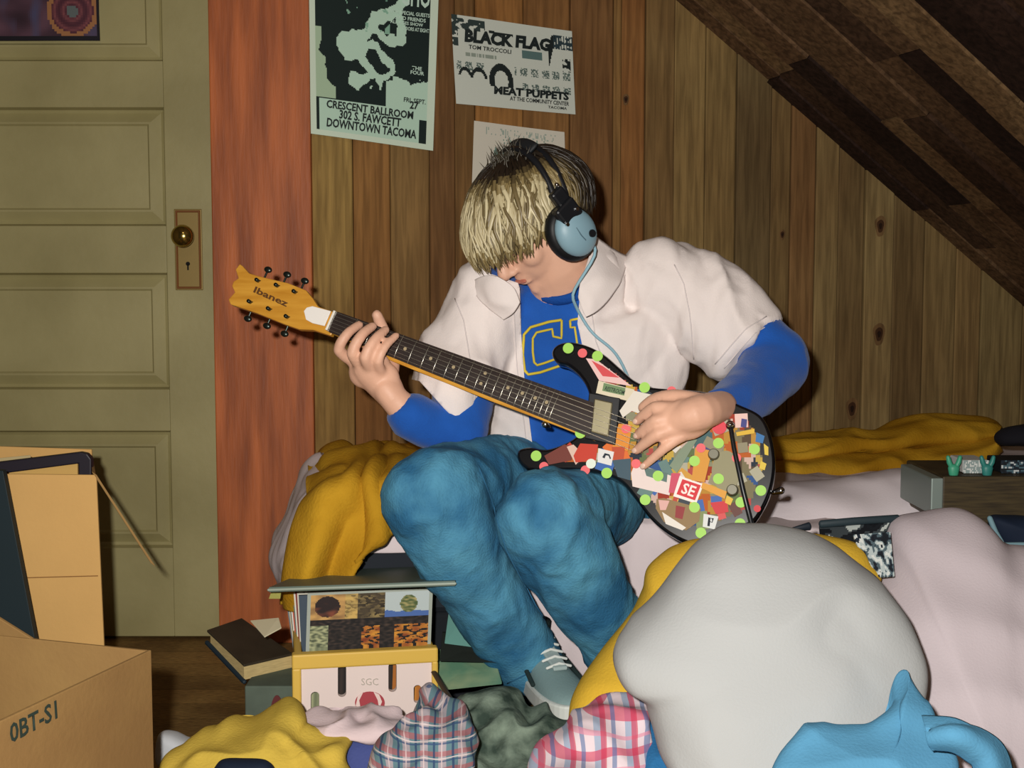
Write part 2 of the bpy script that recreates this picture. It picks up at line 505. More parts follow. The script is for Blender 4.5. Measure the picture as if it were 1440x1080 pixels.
# stiles and rails
g.box(((xl+plx)/2, fy+.02, (zt+zb)/2), (plx-xl, .04, zt-zb)); g.box(((prx+xr)/2, fy+.02, (zt+zb)/2), (xr-prx, .04, zt-zb))
zz = [zt]
for a, b in panels: zz += [dz(a), dz(b)]
zz.append(zb)
for i in range(0, len(zz), 2):
    g.box(((plx+prx)/2, fy+.02, (zz[i]+zz[i+1])/2), (prx-plx, .04, abs(zz[i]-zz[i+1])))
door = empty('door_1', (xl, fy+.04, zb)); tag(door, kind='structure')
g.build('door_slab', olive, door, bevel=.0015)
for a, b in panels:
    z1, z0 = dz(a), dz(b); cx = (plx+prx)/2; wd = prx-plx; h = z1-z0
    g = G()
    def rect(ix, y): return [(plx+ix, y, z0+ix), (prx-ix, y, z0+ix), (prx-ix, y, z1-ix), (plx+ix, y, z1-ix)]
    g.rings([rect(0, fy+.002), rect(.004, fy+.014), rect(.010, fy+.017), rect(.030, fy+.006), rect(.034, fy+.006), rect(.038, fy+.0105)], cap=False)
    b0 = len(g.v); g.v += [Vector(q) for q in rect(.038, fy+.0105)]; g.f.append((b0, b0+1, b0+2, b0+3))
    g.build('door_panel', olive, door)
# lock plate, knob, keyhole
g = G(); a = P(245, 294, fy); b = P(286, 408, fy)
bra = mat('aged_brass', '8a7a44', .35, .6, .6)
g.box(((a.x+b.x)/2, fy-.002, (a.z+b.z)/2), (b.x-a.x, .004, a.z-b.z)); pl = g.build('lock_plate', mat('plate_paint', '8a7440', .45, .5, .4), door, bevel=.0015)
g = G(); e = .006
g.rings([[(a.x+q, fy-.004, b.z+q), (b.x-q, fy-.004, b.z+q), (b.x-q, fy-.004, a.z-q), (a.x+q, fy-.004, a.z-q)] for q in (.003,)]+[[(a.x+q, fy-.0065, b.z+q), (b.x-q, fy-.0065, b.z+q), (b.x-q, fy-.0065, a.z-q), (a.x+q, fy-.0065, a.z-q)] for q in (.0045, .006)]+[[(a.x+q, fy-.004, b.z+q), (b.x-q, fy-.004, b.z+q), (b.x-q, fy-.004, a.z-q), (a.x+q, fy-.004, a.z-q)] for q in (.0075,)], cap=False)
g.build('plate_border', mat('rust_paint', '7c4c24', .6, .3), pl)
k = P(264, 333, fy); g = G()
g.tube([k+Vector((0, -.002, 0)), k+Vector((0, -.03, 0))], .009, 14)
g.ell(k+Vector((0, -.045, 0)), (.024, .018, .024), nu=28, nv=18)
g.build('door_knob', mat('knob_brass', 'a9914e', .16, .8, .95), door, smooth=True)
kh = P(265, 371, fy); g = G(); g.tube([kh+Vector((0, -.0035, 0)), kh+Vector((0, -.0055, 0))], .0045, 12, cap=True); g.box(kh+Vector((0, -.0045, -.007)), (.003, .002, .013)); g.build('keyhole', mat('black_hole', '0c0a08', .8), door)
# chipped paint flake on the stile
g = G(); q0 = P(231, 222, fy-.001); g.add([q0, P(236, 227, fy-.001), P(234, 229, fy-.001), P(230, 226, fy-.001)], [(0, 1, 2, 3)])

# wall hanging at the top of the door
pA, pB = P(-150, -150, fy-.006), P(140, 57, fy-.006)
def whf(u, v): return Vector((pA.x+(pB.x-pA.x)*u, fy-.006-.004*math.sin(u*9)*math.sin(v*7), pB.z+(pA.z-pB.z)*v))
def whc(u, v):
    n = noise.noise(Vector((u*9, v*9, 2)))*.5+.5
    c = mix(rgb('2c1c26'), rgb('6a4a58'), n)
    c = mix(c, rgb('4a4a6a'), max(0, noise.noise(Vector((u*14, v*6, 7))))*1.2)
    dx, dy = (u-.87)*1.0, (v-.20)*.71
    r = math.hypot(dx, dy)
    if .105 < r < .128: c = rgb('9a6a44')
    elif r < .105: c = mix(rgb('7a4448'), rgb('4a2430'), abs(math.sin(r*70)))
    if r < .03: c = rgb('5c6464')
    if v < .03 or u > .985: c = rgb('18141c')
    return c
pm = attr_mat('printed_paper', .75)
o = paint('wall_hanging', 90, 64, whf, whc, pm, None, .003); tag(o, 'dark purple and pink printed hanging pinned high on the olive door', 'wall hanging')

# ================================================================ posters (real sheets of paper taped to the boards)
OFF = .012
def poster_fn(c00, c10, c11, c01, curl=.004, ph=0., off=OFF):
    a, b, c, d = [PW(*q, off) for q in (c00, c10, c11, c01)]     # bl br tr tl
    def fn(u, v):
        p = (a*(1-u)+b*u)*(1-v)+(d*(1-u)+c*u)*v
        return p+WN*(curl*(math.sin(u*5+ph)*.5+.5)*(.4+abs(v-.5)))
    return fn
def art1(u, v):
    """high-contrast abstract picture in mint and black, plain stand-in for the artwork"""
    bk, mt = rgb('10211f'), rgb('b9d8c4')
    x, y = u*200, (1-v)*215
    x += 7*noise.noise(Vector((u*9, v*10, 4)))+3*noise.noise(Vector((u*26, v*26, 4))); y += 7*noise.noise(Vector((u*9, v*10, 14)))+3*noise.noise(Vector((u*26, v*26, 14)))
    if u < .045 or u > .94 or v < .03: return rgb('cfe0cc')
    if v < .21:
        c = bk if (u > .88 and v < .165) or u < .07 else mt
        return c
    n = noise.noise(Vector((x*.045, y*.045, 3)))+.5*noise.noise(Vector((x*.12, y*.12, 9)))
    c = bk
    if u < .2 and .22 < v < .62 and (x < 24+8*math.sin(y*.05) or (v < .36 and u < .3)): c = rgb('a9c2a4')
    r = math.hypot((x-42)/34, (y-105)/50)
    if r < 1 and u > .13: c = bk
    # curling body
    def stroke(pts, wd):
        for i in range(len(pts)-1):
            ax, ay = pts[i]; bx, by = pts[i+1]
            t = max(0, min(1, ((x-ax)*(bx-ax)+(y-ay)*(by-ay))/((bx-ax)**2+(by-ay)**2)))
            if math.hypot(x-ax-(bx-ax)*t, y-ay-(by-ay)*t) < wd: return True
        return False
    if stroke([(60, 92), (80, 92), (110, 60), (140, 52), (145, 40)], 8): c = mt
    if stroke([(75, 97), (60, 100)], 17): c = mt
    if stroke([(140, 52), (145, 90), (100, 82)], 6): c = mt
    if stroke([(95, 100), (125, 112), (130, 125), (112, 140)], 5): c = mt
    if stroke([(78, 112), (100, 135), (110, 145)], 4): c = mt
    if y > 133 and u > .3 and n > -.1 and y < 150: c = mt
    if v > .8 and u < .6 and n > .3: c = rgb('6f9a88')
    if .62 < v < .82 and u > .25 and u < .62 and n > .42: c = rgb('87b39c')
    if y > 138 and u > .6: c = mt
    return c
f1 = poster_fn((437, 188), (609, 212), (618, -40), (433, -60), .006)
pe = empty('concert_poster', PW(437, 188), 'tall mint and black concert poster taped left of the two white flyers', 'poster')
paint('poster_sheet', 130, 160, f1, art1, pm, pe, .0006)
def on_poster(name, s, fn, u0, v0, u1, h, m, parent, dv=0., bold=.02):
    a = fn(u0, v0); b = fn(u1, v0+dv); up = fn((u0+u1)/2, min(1, v0+.1))-fn((u0+u1)/2, v0)
    x = (b-a); n = WN
    yd = (up - x.normalized()*up.dot(x.normalized()))
    return text_mesh(name, s, a+WN*.006, x, yd, x.length, h, m, parent, bold, .0002)
dk = flat('101c1c'); mt_ = flat('c4e0d0')
on_poster('lettering', 'CRESCENT BALLROOM', f1, .12, .158, .82, .017, dk, pe, bold=.03)
on_poster('lettering', '302 S. FAWCETT', f1, .22, .105, .72, .019, dk, pe, bold=.03)
on_poster('lettering', 'DOWNTOWN TACOMA', f1, .12, .05, .85, .019, dk, pe, bold=.03)
on_poster('lettering', '27', f1, .79, .215, .86, .017, dk, pe, bold=.03)
on_poster('lettering', 'FRI. SEPT.', f1, .74, .25, .92, .010, dk, pe)
for i, (v0, u0, u1, h) in enumerate(((.735, .60, .93, .008), (.705, .66, .90, .008), (.68, .62, .88, .007), (.65, .72, .93, .008))):
    on_poster('lettering', ['WITH SPECIAL GUESTS', 'AND FRIENDS', 'ALL AGES SHOW', 'DOORS AT EIGHT'][i], f1, u0, v0, u1, h, mt_, pe)
on_poster('lettering', 'GHO', f1, .70, .785, .93, .05, mt_, pe, bold=.02)
on_poster('lettering', 'THE', f1, .80, .435, .88, .008, mt_, pe); on_poster('lettering', 'FOUR', f1, .79, .41, .90, .008, mt_, pe)

def art2(u, v):
    pa, bk = rgb('c9cfc4'), rgb('16201f')
    n = noise.noise(Vector((u*22, v*22, 1)))
    def arch(cx, cy, w, h, t):
        r = math.hypot((u-cx)/w, (v-cy)/h)
        return 1-t < r < 1 and v > cy-h*.75
    if arch(.088, .31, .055, .12, .35) and v > .33: return bk
    if arch(.20, .27, .075, .17, .3) and v > .31: return bk
    if arch(.385, .31, .10, .20, .42) and v > .235: return bk
    if u < .27 and v > .84 and n > -.15 and v < .97: return rgb('2c3a38')
    if u < .05 and v > .66 and n > -.1: return rgb('2c3a38')
    if .57 < u < .74 and .605 < v < .70: return rgb('55706e')
    if u > .84 and .76 < v < .93 and (int(u*90) % 2 or n > 0): return rgb('283a40')
    if .79 < u < .86 and .55 < v < .92 and abs(u-.84+(.9-v)*.18) < .02: return bk
    if .91 < u < .98 and .5 < v < .66 and n > -.1: return bk
    if .3 < u < .5 and abs(v-.86+.05*(u-.3)) < .012: return bk
    for (vr, u0) in ((.44, .02), (.27, .56)):
        if u > u0 and abs(v-vr) < .045 and ((u*11) % 1) < .68 and not (.26 < u < .5) :
            return rgb('5b6c66') if noise.noise(Vector((u*90, v*60, 4))) > -.1 else pa
    if abs(v-.575) < .02 and .1 < u < .36 and noise.noise(Vector((u*150, 0, 1))) > -.2: return rgb('8d988c')
    return pa
f2 = poster_fn((641, 146), (809, 161), (804, 44), (634, 20), .004, 1.)
pe = empty('flyer', PW(641, 146), 'white punk flyer with three haired heads, pinned right of the tall poster', 'flyer')
paint('flyer_sheet', 130, 96, f2, art2, pm, pe, .0006)
on_poster('lettering', 'BLACK FLAG', f2, .09, .70, .80, .028, dk, pe, dv=.015, bold=.06)
on_poster('lettering', 'TOM TROCCOLI', f2, .12, .63, .47, .009, dk, pe)
on_poster('lettering', 'MEAT PUPPETS', f2, .31, .145, .94, .018, dk, pe, dv=.01, bold=.05)
on_poster('lettering', 'AT THE COMMUNITY CENTER', f2, .44, .09, .94, .009, dk, pe)
on_poster('lettering', 'TACOMA', f2, .76, .04, .92, .006, dk, pe)
def art3(u, v):
    n = noise.noise(Vector((u*10, v*14, 1)))
    if .78 < v < .93 and .2 < u < .85:
        if abs(math.sin(u*34+noise.noise(Vector((u*8, v*9, 3)))*5)) < .22+.2*n: return rgb('6d8a80')
    if .93 < v < .97 and .12 < u < .9 and noise.noise(Vector((u*70, v*30, 6))) > .15: return rgb('9aa89c')
    return rgb('cfcabb')
f3 = poster_fn((659, 398), (800, 405), (793, 186), (666, 170), .005, 2.)
o = paint('flyer', 90, 110, f3, art3, pm, None, .0006); tag(o, 'pale flyer with sketchy scribbles, mostly hidden behind the head', 'flyer')
# ================================================================ the seated person
def T(g, st, n=24, cap='round'):
    """stations (px, py, Y, half-width in px, depth radius m)"""
    pts = [P(s[0], s[1], s[2]) for s in st]
    rr = [(s[3]*s[2]/F, s[4]) for s in st]
    return g.tube(pts, rr, n, cap)
def dense(st, n=16):
    a = [Vector((s[0], s[1], s[2])) for s in st]; b = [Vector((s[3], s[4], 0)) for s in st]
    A_, B_ = spline(a, n), spline(b, n)
    return [(p.x, p.y, p.z, q.x, q.y) for p, q in zip(A_, B_)]

skin = mat('skin', 'e4b398', .5, .35, bump=.08, bscale=300, var=.12, vscale=14)
person = empty('person', (P(800, 700, 2.36).x, 2.30, .40), 'seated person in white overshirt, blue sweatshirt and jeans, bent over a guitar', 'person')

# ---- head frame
hc = P(745, 301, 2.15); HS = .95
fh = Vector((-.86, -.51, 0)).normalized(); pitch = math.radians(43)
hf = (fh*math.cos(pitch)+Vector((0, 0, -1))*math.sin(pitch)).normalized()
hu = (fh*math.sin(pitch)+Vector((0, 0, 1))*math.cos(pitch)).normalized()
hl = hu.cross(hf).normalized()                                   # the person's left: towards the camera's right
HR = Matrix((hl, hf, hu)).transposed()
def H(l, f, u): return hc+(hl*l+hf*f+hu*u)*HS
def hell(g, c, r, nu=20, nv=14): g.ell(H(*c), tuple(x*HS for x in r), HR, nu, nv)

g = G()
hell(g, (0, -.006, .012), (.076, .096, .090), 32, 22)             # cranium
hell(g, (0, .035, -.045), (.060, .058, .072))                     # face
hell(g, (0, .050, -.098), (.034, .036, .026))                     # jaw
hell(g, (0, .072, -.104), (.017, .016, .015))                     # chin
for s in (-1, 1):
    hell(g, (s*.038, .060, -.040), (.022, .024, .022))            # cheek
    hell(g, (s*.046, .020, -.082), (.016, .034, .022))            # jaw side
    hell(g, (s*.028, .080, .006), (.024, .012, .009))             # brow
    hell(g, (s*.0785, -.006, -.022), (.008, .018, .030))          # ear
    hell(g, (s*.082, -.012, -.008), (.007, .012, .014))
    hell(g, (s*.030, .078, -.012), (.0145, .0125, .0125))         # eyelid over the lowered eye
    hell(g, (s*.010, .098, -.048), (.008, .009, .007))            # nostril wing
g.tube([H(0, .084, .004), H(0, .098, -.022), H(0, .110, -.042)], [.009, .010, .012], 14)   # nose
hell(g, (0, .110, -.044), (.0105, .010, .009))
hell(g, (0, .086, -.068), (.021, .010, .006)); hell(g, (0, .085, -.079), (.019, .010, .0065))  # lips
# neck into trunk
T(g, [(758, 335, 2.15, 44, .052), (782, 368, 2.17, 48, .056), (800, 398, 2.20, 56, .060), (806, 440, 2.24, 70, .06)], 24)
T(g, dense([(800, 432, 2.24, 90, .055), (812, 480, 2.26, 122, .082), (812, 560, 2.30, 120, .095), (815, 640, 2.36, 125, .11), (825, 700, 2.38, 130, .11)], 10))
# upper arms and forearms
T(g, dense([(680, 432, 2.20, 42, .050), (655, 520, 2.15, 36, .044), (645, 600, 2.10, 32, .040)], 8))
T(g, dense([(645, 602, 2.10, 32, .038), (600, 592, 2.08, 29, .036), (565, 572, 2.06, 22, .026), (543, 548, 2.055, 19, .022)], 8))
T(g, dense([(930, 412, 2.21, 40, .044), (1030, 455, 2.18, 38, .045), (1092, 506, 2.14, 36, .042)], 8))
T(g, dense([(1092, 508, 2.14, 36, .04), (1055, 548, 2.06, 30, .036), (1015, 571, 1.975, 21, .024), (990, 578, 1.945, 22, .020)], 8))
# legs
T(g, dense([(770, 705, 2.36, 64, .07), (690, 680, 2.12, 58, .065), (612, 690, 1.93, 52, .056)], 10))
T(g, dense([(612, 694, 1.93, 54, .056), (650, 785, 1.98, 45, .05), (700, 860, 2.04, 38, .044), (748, 945, 2.10, 30, .036)], 10))
T(g, dense([(860, 710, 2.36, 64, .07), (820, 705, 2.12, 58, .065), (766, 722, 1.90, 52, .056)], 10))
T(g, dense([(766, 726, 1.90, 54, .056), (815, 800, 1.96, 45, .05), (860, 880, 2.02, 36, .044), (892, 950, 2.08, 30, .036)], 10))
for a, b in (((748, 950, 2.10), (790, 990, 1.98)), ((892, 955, 2.08), (930, 1000, 1.95))):
    T(g, [(*a, 26, .032), ((a[0]+b[0])/2, (a[1]+b[1])/2+4, (a[2]+b[2])/2, 26, .026), (*b, 24, .02)])

# ---- guitar plane (needed by the hands)
GN = Vector((-.22, -1, .30)).normalized()
GP = P(905, 615, 1.955)
def GG(px, py, off=0.): return plane_hit(px, py, GP+GN*off, GN)
def GY(px, py): return GG(px, py).y

# fretting hand: back of the hand towards the camera, fingers over the board, thumb behind the neck
def FH(px, py, off): return GG(px, py, off)                       # offsets are from the guitar body plane
def limb(pts, r, n=12): g.tube(spline(pts, 3*len(pts)), [x for x in [q.x for q in spline([(a, 0, 0) for a in r], 3*len(pts))]], n)
limb([P(553, 560, 2.055), FH(538, 538, .0), FH(520, 518, .016)], [.023, .029, .030], 18)
g.ell(FH(520, 520, .014), (.036, .020, .030), Matrix.Rotation(-.5, 3, 'Y'), 20, 14)
g.ell(FH(538, 532, .010), (.028, .020, .028), Matrix.Identity(3), 20, 14)
fing = [  # knuckle, middle joint, end joint, tip
    [(497, 508, .020), (477, 492, .046), (488, 470, .052), (505, 457, .034)],
    [(510, 516, .026), (496, 497, .056), (508, 472, .058), (524, 459, .038)],
    [(524, 522, .026), (514, 503, .058), (527, 478, .058), (542, 464, .038)],
    [(538, 526, .022), (532, 508, .050), (542, 487, .052), (557, 472, .036)]]
for i, fp in enumerate(fing):
    k = (1., 1.04, 1., .86)[i]
    pts = [FH(*q) for q in fp]
    limb(pts, [.0105*k, .0096*k, .0085*k, .0074*k])
    g.ell(pts[1], .0102*k, None, 12, 8); g.ell(pts[0], .0115*k, None, 12, 8)
limb([FH(545, 536, -.004), FH(552, 505, -.026), FH(540, 468, -.026), FH(530, 443, -.008)], [.015, .0125, .011, .009])

# strumming hand, laid over the strings, fingers pointing to the lower left
g.ell(GG(965, 590, .042), (.044, .017, .032), Matrix.Rotation(-.25, 3, 'Y'), 22, 14)
limb([P(1015, 571, 1.955), GG(985, 580, .046), GG(955, 590, .042)], [.024, .027, .024], 18)
sf = [
    [(944, 575, .046), (922, 573, .044), (906, 583, .030), (896, 592, .018)],
    [(946, 589, .048), (922, 592, .050), (908, 602, .036), (897, 612, .020)],
    [(949, 603, .046), (926, 610, .050), (909, 622, .036), (895, 633, .020)],
    [(957, 614, .040), (938, 627, .042), (922, 641, .032), (906, 655, .018)]]
for i, fp in enumerate(sf):
    k = (1., 1.05, 1., .86)[i]
    pts = [GG(*q) for q in fp]
    limb(pts, [.0108*k, .0098*k, .0086*k, .0072*k])
    g.ell(pts[0], .0118*k, None, 12, 8); g.ell(pts[1], .0104*k, None, 12, 8)
limb([GG(985, 566, .040), GG(950, 558, .034), GG(922, 562, .024), GG(904, 573, .016)], [.015, .012, .0108, .0085])

body_me = g.mesh('body')
bm_ = apply_mods(body_me, [m_remesh(.0033, 3)])
body = link('body', bm_, skin, person)
# nails, lips, brows
nail = mat('nail', 'e8c4b0', .3, .5)
for fp, side in [(f, 0) for f in sf]:
    tip = GG(*fp[3]); pre = GG(*fp[2]); d = (tip-pre).normalized()
    gg = G(); n_ = (GN-d*GN.dot(d)).normalized(); s_ = d.cross(n_)
    gg.ell(tip+n_*.0062-d*.001, (.0042, .0055, .0018), Matrix((s_, d, n_)).transposed(), 12, 8); gg.build('fingernail', nail, body, smooth=True)
gg = G(); gg.ell(H(0, .0935, -.0735), (.017, .0045, .0045), HR); gg.build('lips', mat('lip', 'b8705f', .45), body, smooth=True)
for s in (-1, 1):
    gg = G(); gg.tube([H(s*.012, .0925, .006), H(s*.03, .091, .012), H(s*.046, .078, .009)], [.003, .0036, .0015], 8); gg.build('eyebrow', mat('brow', '6c5433', .8), body, smooth=True)
    gg = G(); gg.tube([H(s*.018, .0905, -.017), H(s*.03, .0925, -.0205), H(s*.042, .086, -.017)], .0011, 6); gg.build('eyelashes', mat('lash', '3a2a1c', .8), body, smooth=True)

# ---- hair: a fitted cap plus many locks falling from the crown
RX, RYF, RYB, RU = .098, .120, .122, .099
crown = Vector((0, -.42, .91)).normalized()
cx_ = Vector((1, 0, 0)); cy_ = crown.cross(cx_).normalized()      # cy_ points to ... resolved by sign below
if cy_.y < 0: cy_ = -cy_
def hair_pt(phi, th, lift=0.):
    """phi 0 = front, +90deg = left; th from the crown"""
    d = crown*math.cos(th)+(cy_*math.cos(phi)+cx_*math.sin(phi))*math.sin(th)
    ry = RYF if d.y > 0 else RYB
    k = 1/math.sqrt((d.x/RX)**2+(d.y/ry)**2+(d.z/RU)**2)+lift
    p = d*k
    return p
def th_end(phi):
    a = abs((phi+math.pi) % (2*math.pi)-math.pi)                  # 0 front .. pi back
    pts = [(0, 2.10), (.5, 2.05), (.9, 2.02), (1.25, 1.92), (1.6, 1.80), (2.2, 1.80), (math.pi, 1.66)]
    for (x0_, y0_), (x1_, y1_) in zip(pts, pts[1:]):
        if a <= x1_: return y0_+(y1_-y0_)*(a-x0_)/(x1_-x0_)
    return pts[-1][1]
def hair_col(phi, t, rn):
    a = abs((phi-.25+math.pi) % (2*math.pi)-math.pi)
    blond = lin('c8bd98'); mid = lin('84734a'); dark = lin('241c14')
    f = max(0, min(1, (2.0-a)/.9))                                # blond on the front and near side; shadow at the back painted dark
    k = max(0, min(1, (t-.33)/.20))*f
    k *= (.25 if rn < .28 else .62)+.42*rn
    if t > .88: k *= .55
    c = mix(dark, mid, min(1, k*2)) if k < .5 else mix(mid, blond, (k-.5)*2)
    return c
g = G(); hcols = []
NP, NT = 72, 22
def put(vs, fs, cs): 
    g.add(vs, fs); hcols.extend(cs)
vs = []; 
for i in range(NT+1):
    for j in range(NP):
        phi = 2*math.pi*j/NP; t = i/NT
        p = hair_pt(phi, th_end(phi)*.97*t+.001, -.003)
        vs.append(H(*p))
fs = [(i*NP+j, i*NP+(j+1) % NP, (i+1)*NP+(j+1) % NP, (i+1)*NP+j) for i in range(NT) for j in range(NP)]
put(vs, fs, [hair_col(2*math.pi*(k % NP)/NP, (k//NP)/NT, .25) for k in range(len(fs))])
hr = random.Random(11)
def lock(pts, w, th, cfn):
    n = len(pts); K = 5
    vs = []
    side = None
    for i, p in enumerate(pts):
        t = (pts[min(i+1, n-1)]-pts[max(0, i-1)]).normalized()
        outw = (p-hc).normalized(); s = t.cross(outw).normalized(); o_ = s.cross(t)
        k = math.sin(math.pi*min(1, (i+.6)/(n+.2)*.93+.06))**.6 if i < n-1 else .06
        for q in range(K):
            an = 2*math.pi*q/K
            vs.append(p+s*math.cos(an)*w*k+o_*math.sin(an)*th*k)
    fs = [(i*K+q, i*K+(q+1) % K, (i+1)*K+(q+1) % K, (i+1)*K+q) for i in range(n-1) for q in range(K)]
    put(vs, fs, [cfn((k//K)/(n-1)) for k in range(len(fs))])
for i in range(1500):
    phi = hr.uniform(-math.pi, math.pi)
    t0 = hr.uniform(.02, .55)**1.0; rn = hr.random()
    e = th_end(phi)*hr.uniform(.93, 1.03); st_ = t0*e*.9
    wob = hr.uniform(-.16, .16); lf = hr.uniform(.0, .009)
    n = 11; pts = []
    t1 = min(1., t0+hr.uniform(.45, 1.0))
    for k in range(n):
        t = t0+(t1-t0)*k/(n-1)
        ph = phi+wob*(k/(n-1))+.05*math.sin(k*.9+i)
        p = hair_pt(ph, e*t, lf+.004*math.sin(math.pi*k/(n-1))-(.004 if k == 0 else 0)+(hr.uniform(-.001, .003) if k == n-1 else 0))
        w_ = H(*p)
        fr = max(0, math.cos(ph)) * max(0, t-.6)/.4                  # the fringe hangs a little forward
        w_ = w_+hf*.010*fr+Vector((0, 0, -.004))*fr
        pts.append(w_)
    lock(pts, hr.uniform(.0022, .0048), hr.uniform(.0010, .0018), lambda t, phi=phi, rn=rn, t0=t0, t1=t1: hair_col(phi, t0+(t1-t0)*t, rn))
# the short tufts standing up at the crown
for i in range(120):
    b = hair_pt(hr.uniform(-1.6, 1.6), hr.uniform(.0, .62), -.002)
    p0 = H(*b); up = (Vector((hr.uniform(-.45, .45), hr.uniform(-.3, .3), 1))).normalized()
    L = hr.uniform(.014, .042)
    pts = [p0, p0+up*L*.5+(p0-hc).normalized()*.003, p0+up*L+Vector((hr.uniform(-.008, .008), 0, 0))]
    lock(pts, .0014, .0009, lambda t: lin('3a3426'))
# nape
hm = attr_mat('hair', .42, None, 0, .5)
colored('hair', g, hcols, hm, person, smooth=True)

# ---- sweatshirt
blue = mat('blue_fleece', '1d57ae', .85, .15, bump=.35, bscale=420, var=.12, vscale=25, sheen=.2)
g = G()
T(g, dense([(806, 402, 2.205, 60, .068), (803, 425, 2.225, 105, .088), (812, 470, 2.25, 145, .112), (814, 560, 2.29, 142, .118), (812, 640, 2.33, 140, .125), (820, 705, 2.36, 146, .125)], 14), 36)
T(g, dense([(694, 425, 2.20, 48, .060), (660, 500, 2.17, 46, .058), (645, 600, 2.10, 42, .050)], 10))
T(g, dense([(648, 604, 2.10, 40, .050), (610, 600, 2.085, 37, .047), (575, 583, 2.065, 32, .038), (561, 571, 2.06, 24, .030)], 10), cap='start')
T(g, dense([(930, 406, 2.215, 48, .056), (1030, 455, 2.18, 48, .055), (1090, 504, 2.14, 46, .052)], 10))
T(g, dense([(1093, 509, 2.14, 47, .052), (1060, 547, 2.07, 41, .047), (1026, 569, 2.0, 31, .037), (1008, 575, 1.962, 25, .029)], 10), cap='start')
me = apply_mods(g.mesh('sw'), [m_remesh(.0055, 2)])
wrinkle(me, .0028, 13, (1, 1, 1), 2.)
sweat = link('sweatshirt', me, blue, person)
# ribbed neckband
cen = P(792, 372, 2.175); ax = (P(775, 345, 2.14)-P(806, 402, 2.21)).normalized(); s1 = ax.orthogonal().normalized(); s2 = ax.cross(s1)
g = G(); n = 48
g2 = [cen-ax*.018+(s1*math.cos(2*math.pi*k/n)*.064+s2*math.sin(2*math.pi*k/n)*.064) for k in range(n)]
rg = []
for k in range(n+1):
    c = g2[k % n]; o_ = (c-cen+ax*.018).normalized()
    rg.append([c+o_*.006*math.cos(a)+ax*.011*math.sin(a) for a in [2*math.pi*q/8 for q in range(8)]])
g.rings(rg, cap=False); g.build('neckband', mat('blue_rib', '1a4a98', .85, .1, bump=.5, bscale=300), sweat, smooth=True)

def bvh(o):
    w_ = parent_world(o)
    return BVHTree.FromPolygons([v.co+w_ for v in o.data.vertices], [tuple(p.vertices) for p in o.data.polygons])
def snapper(objs, off):
    ts = [bvh(o) for o in objs]
    def fn(px, py, default=None):
        d = ray(px, py).normalized(); best = None
        for t in ts:
            h = t.ray_cast(CAM, d)
            if h[0] is not None and (best is None or h[3] < best[3]): best = h
        if best is None: return default
        n_ = best[1]; n_ = -n_ if n_.dot(d) > 0 else n_
        return best[0]+n_*off
    return fn
sn = snapper([sweat], .0012)
def band(name, pts, wpx, m, parent, snap, step=4.):
    """printed line on cloth"""
    out = []
    for (a, b) in zip(pts, pts[1:]):
        L = math.hypot(b[0]-a[0], b[1]-a[1]); k = max(2, int(L/step))
        for i in range(k+1): out.append((a[0]+(b[0]-a[0])*i/k, a[1]+(b[1]-a[1])*i/k))
    q = [out[0]]
    for p in out[1:]:
        if math.hypot(p[0]-q[-1][0], p[1]-q[-1][1]) > .5: q.append(p)
    q = [snap(*p) for p in q]; q = [p for p in q if p is not None]
    g = G(); g.tube(q, [(wpx*2.1/F/2, .0012)]*len(q), 6, True)
    return g.build(name, m, parent, smooth=True)
c8 = lambda L: [(560+x/2.4, 320+y/2.4) for x, y in L]
yl = mat('yellow_print', 'c8b436', .7)
band('letter', c8([(552, 312), (510, 318), (448, 336), (425, 362), (422, 430), (428, 482), (440, 495), (480, 488), (545, 466)]), 4.2, yl, sweat, sn)
band('letter', c8([(540, 440), (500, 455), (470, 464), (460, 455), (455, 420), (455, 375), (468, 354), (520, 342), (524, 368), (552, 374), (552, 312)]), 3.6, yl, sweat, sn)
band('letter', c8([(580, 313), (625, 304)]), 3.6, yl, sweat, sn); band('letter', c8([(580, 313), (582, 338), (596, 336), (604, 390), (606, 440)]), 3.6, yl, sweat, sn)

# ---- white overshirt: open front, short sleeves
white = mat('white_cotton', 'e6dcd8', .85, .2, bump=.15, bscale=350)
g = G()
T(g, dense([(806, 396, 2.205, 72, .080), (803, 420, 2.225, 118, .100), (812, 470, 2.25, 158, .126), (806, 560, 2.29, 150, .132), (800, 640, 2.33, 132, .138), (802, 668, 2.34, 130, .140)], 14), 36)
T(g, dense([(692, 425, 2.20, 60, .072), (655, 500, 2.17, 60, .070), (634, 548, 2.13, 57, .066), (628, 568, 2.12, 58, .066)], 10))
T(g, dense([(930, 402, 2.21, 64, .074), (1000, 440, 2.19, 66, .070), (1055, 489, 2.16, 58, .064)], 10), cap='start')
T(g, dense([(880, 640, 2.33, 70, .10), (905, 700, 2.30, 55, .08), (915, 770, 2.30, 45, .06)], 8))
me = apply_mods(g.mesh('sh'), [m_remesh(.006, 2)])
# fold lines
wrinkle(me, .011, 7.5, (1.9, 1, .6), 4., neg=-.15)
wrinkle(me, .003, 18, (1.2, 1, .7), 9., neg=-.4)
def prism_px(poly, Y0, Y1):
    a = [P(x, y, Y0) for x, y in poly]; b = [P(x, y, Y1) for x, y in poly]
    g = G(); n = len(a); g.add(a+b, [tuple(range(n)), tuple(range(2*n-1, n-1, -1))]+[(i, i+n, (i+1) % n+n, (i+1) % n) for i in range(n)])
    return g.mesh('cut')
m1, c1 = m_cut(prism_px([(690, 300), (724, 385), (731, 405), (733, 470), (738, 540), (748, 620), (757, 690), (840, 690), (835, 560), (822, 500), (812, 455), (815, 420), (826, 385), (838, 352), (850, 300)], 1.8, 2.235))
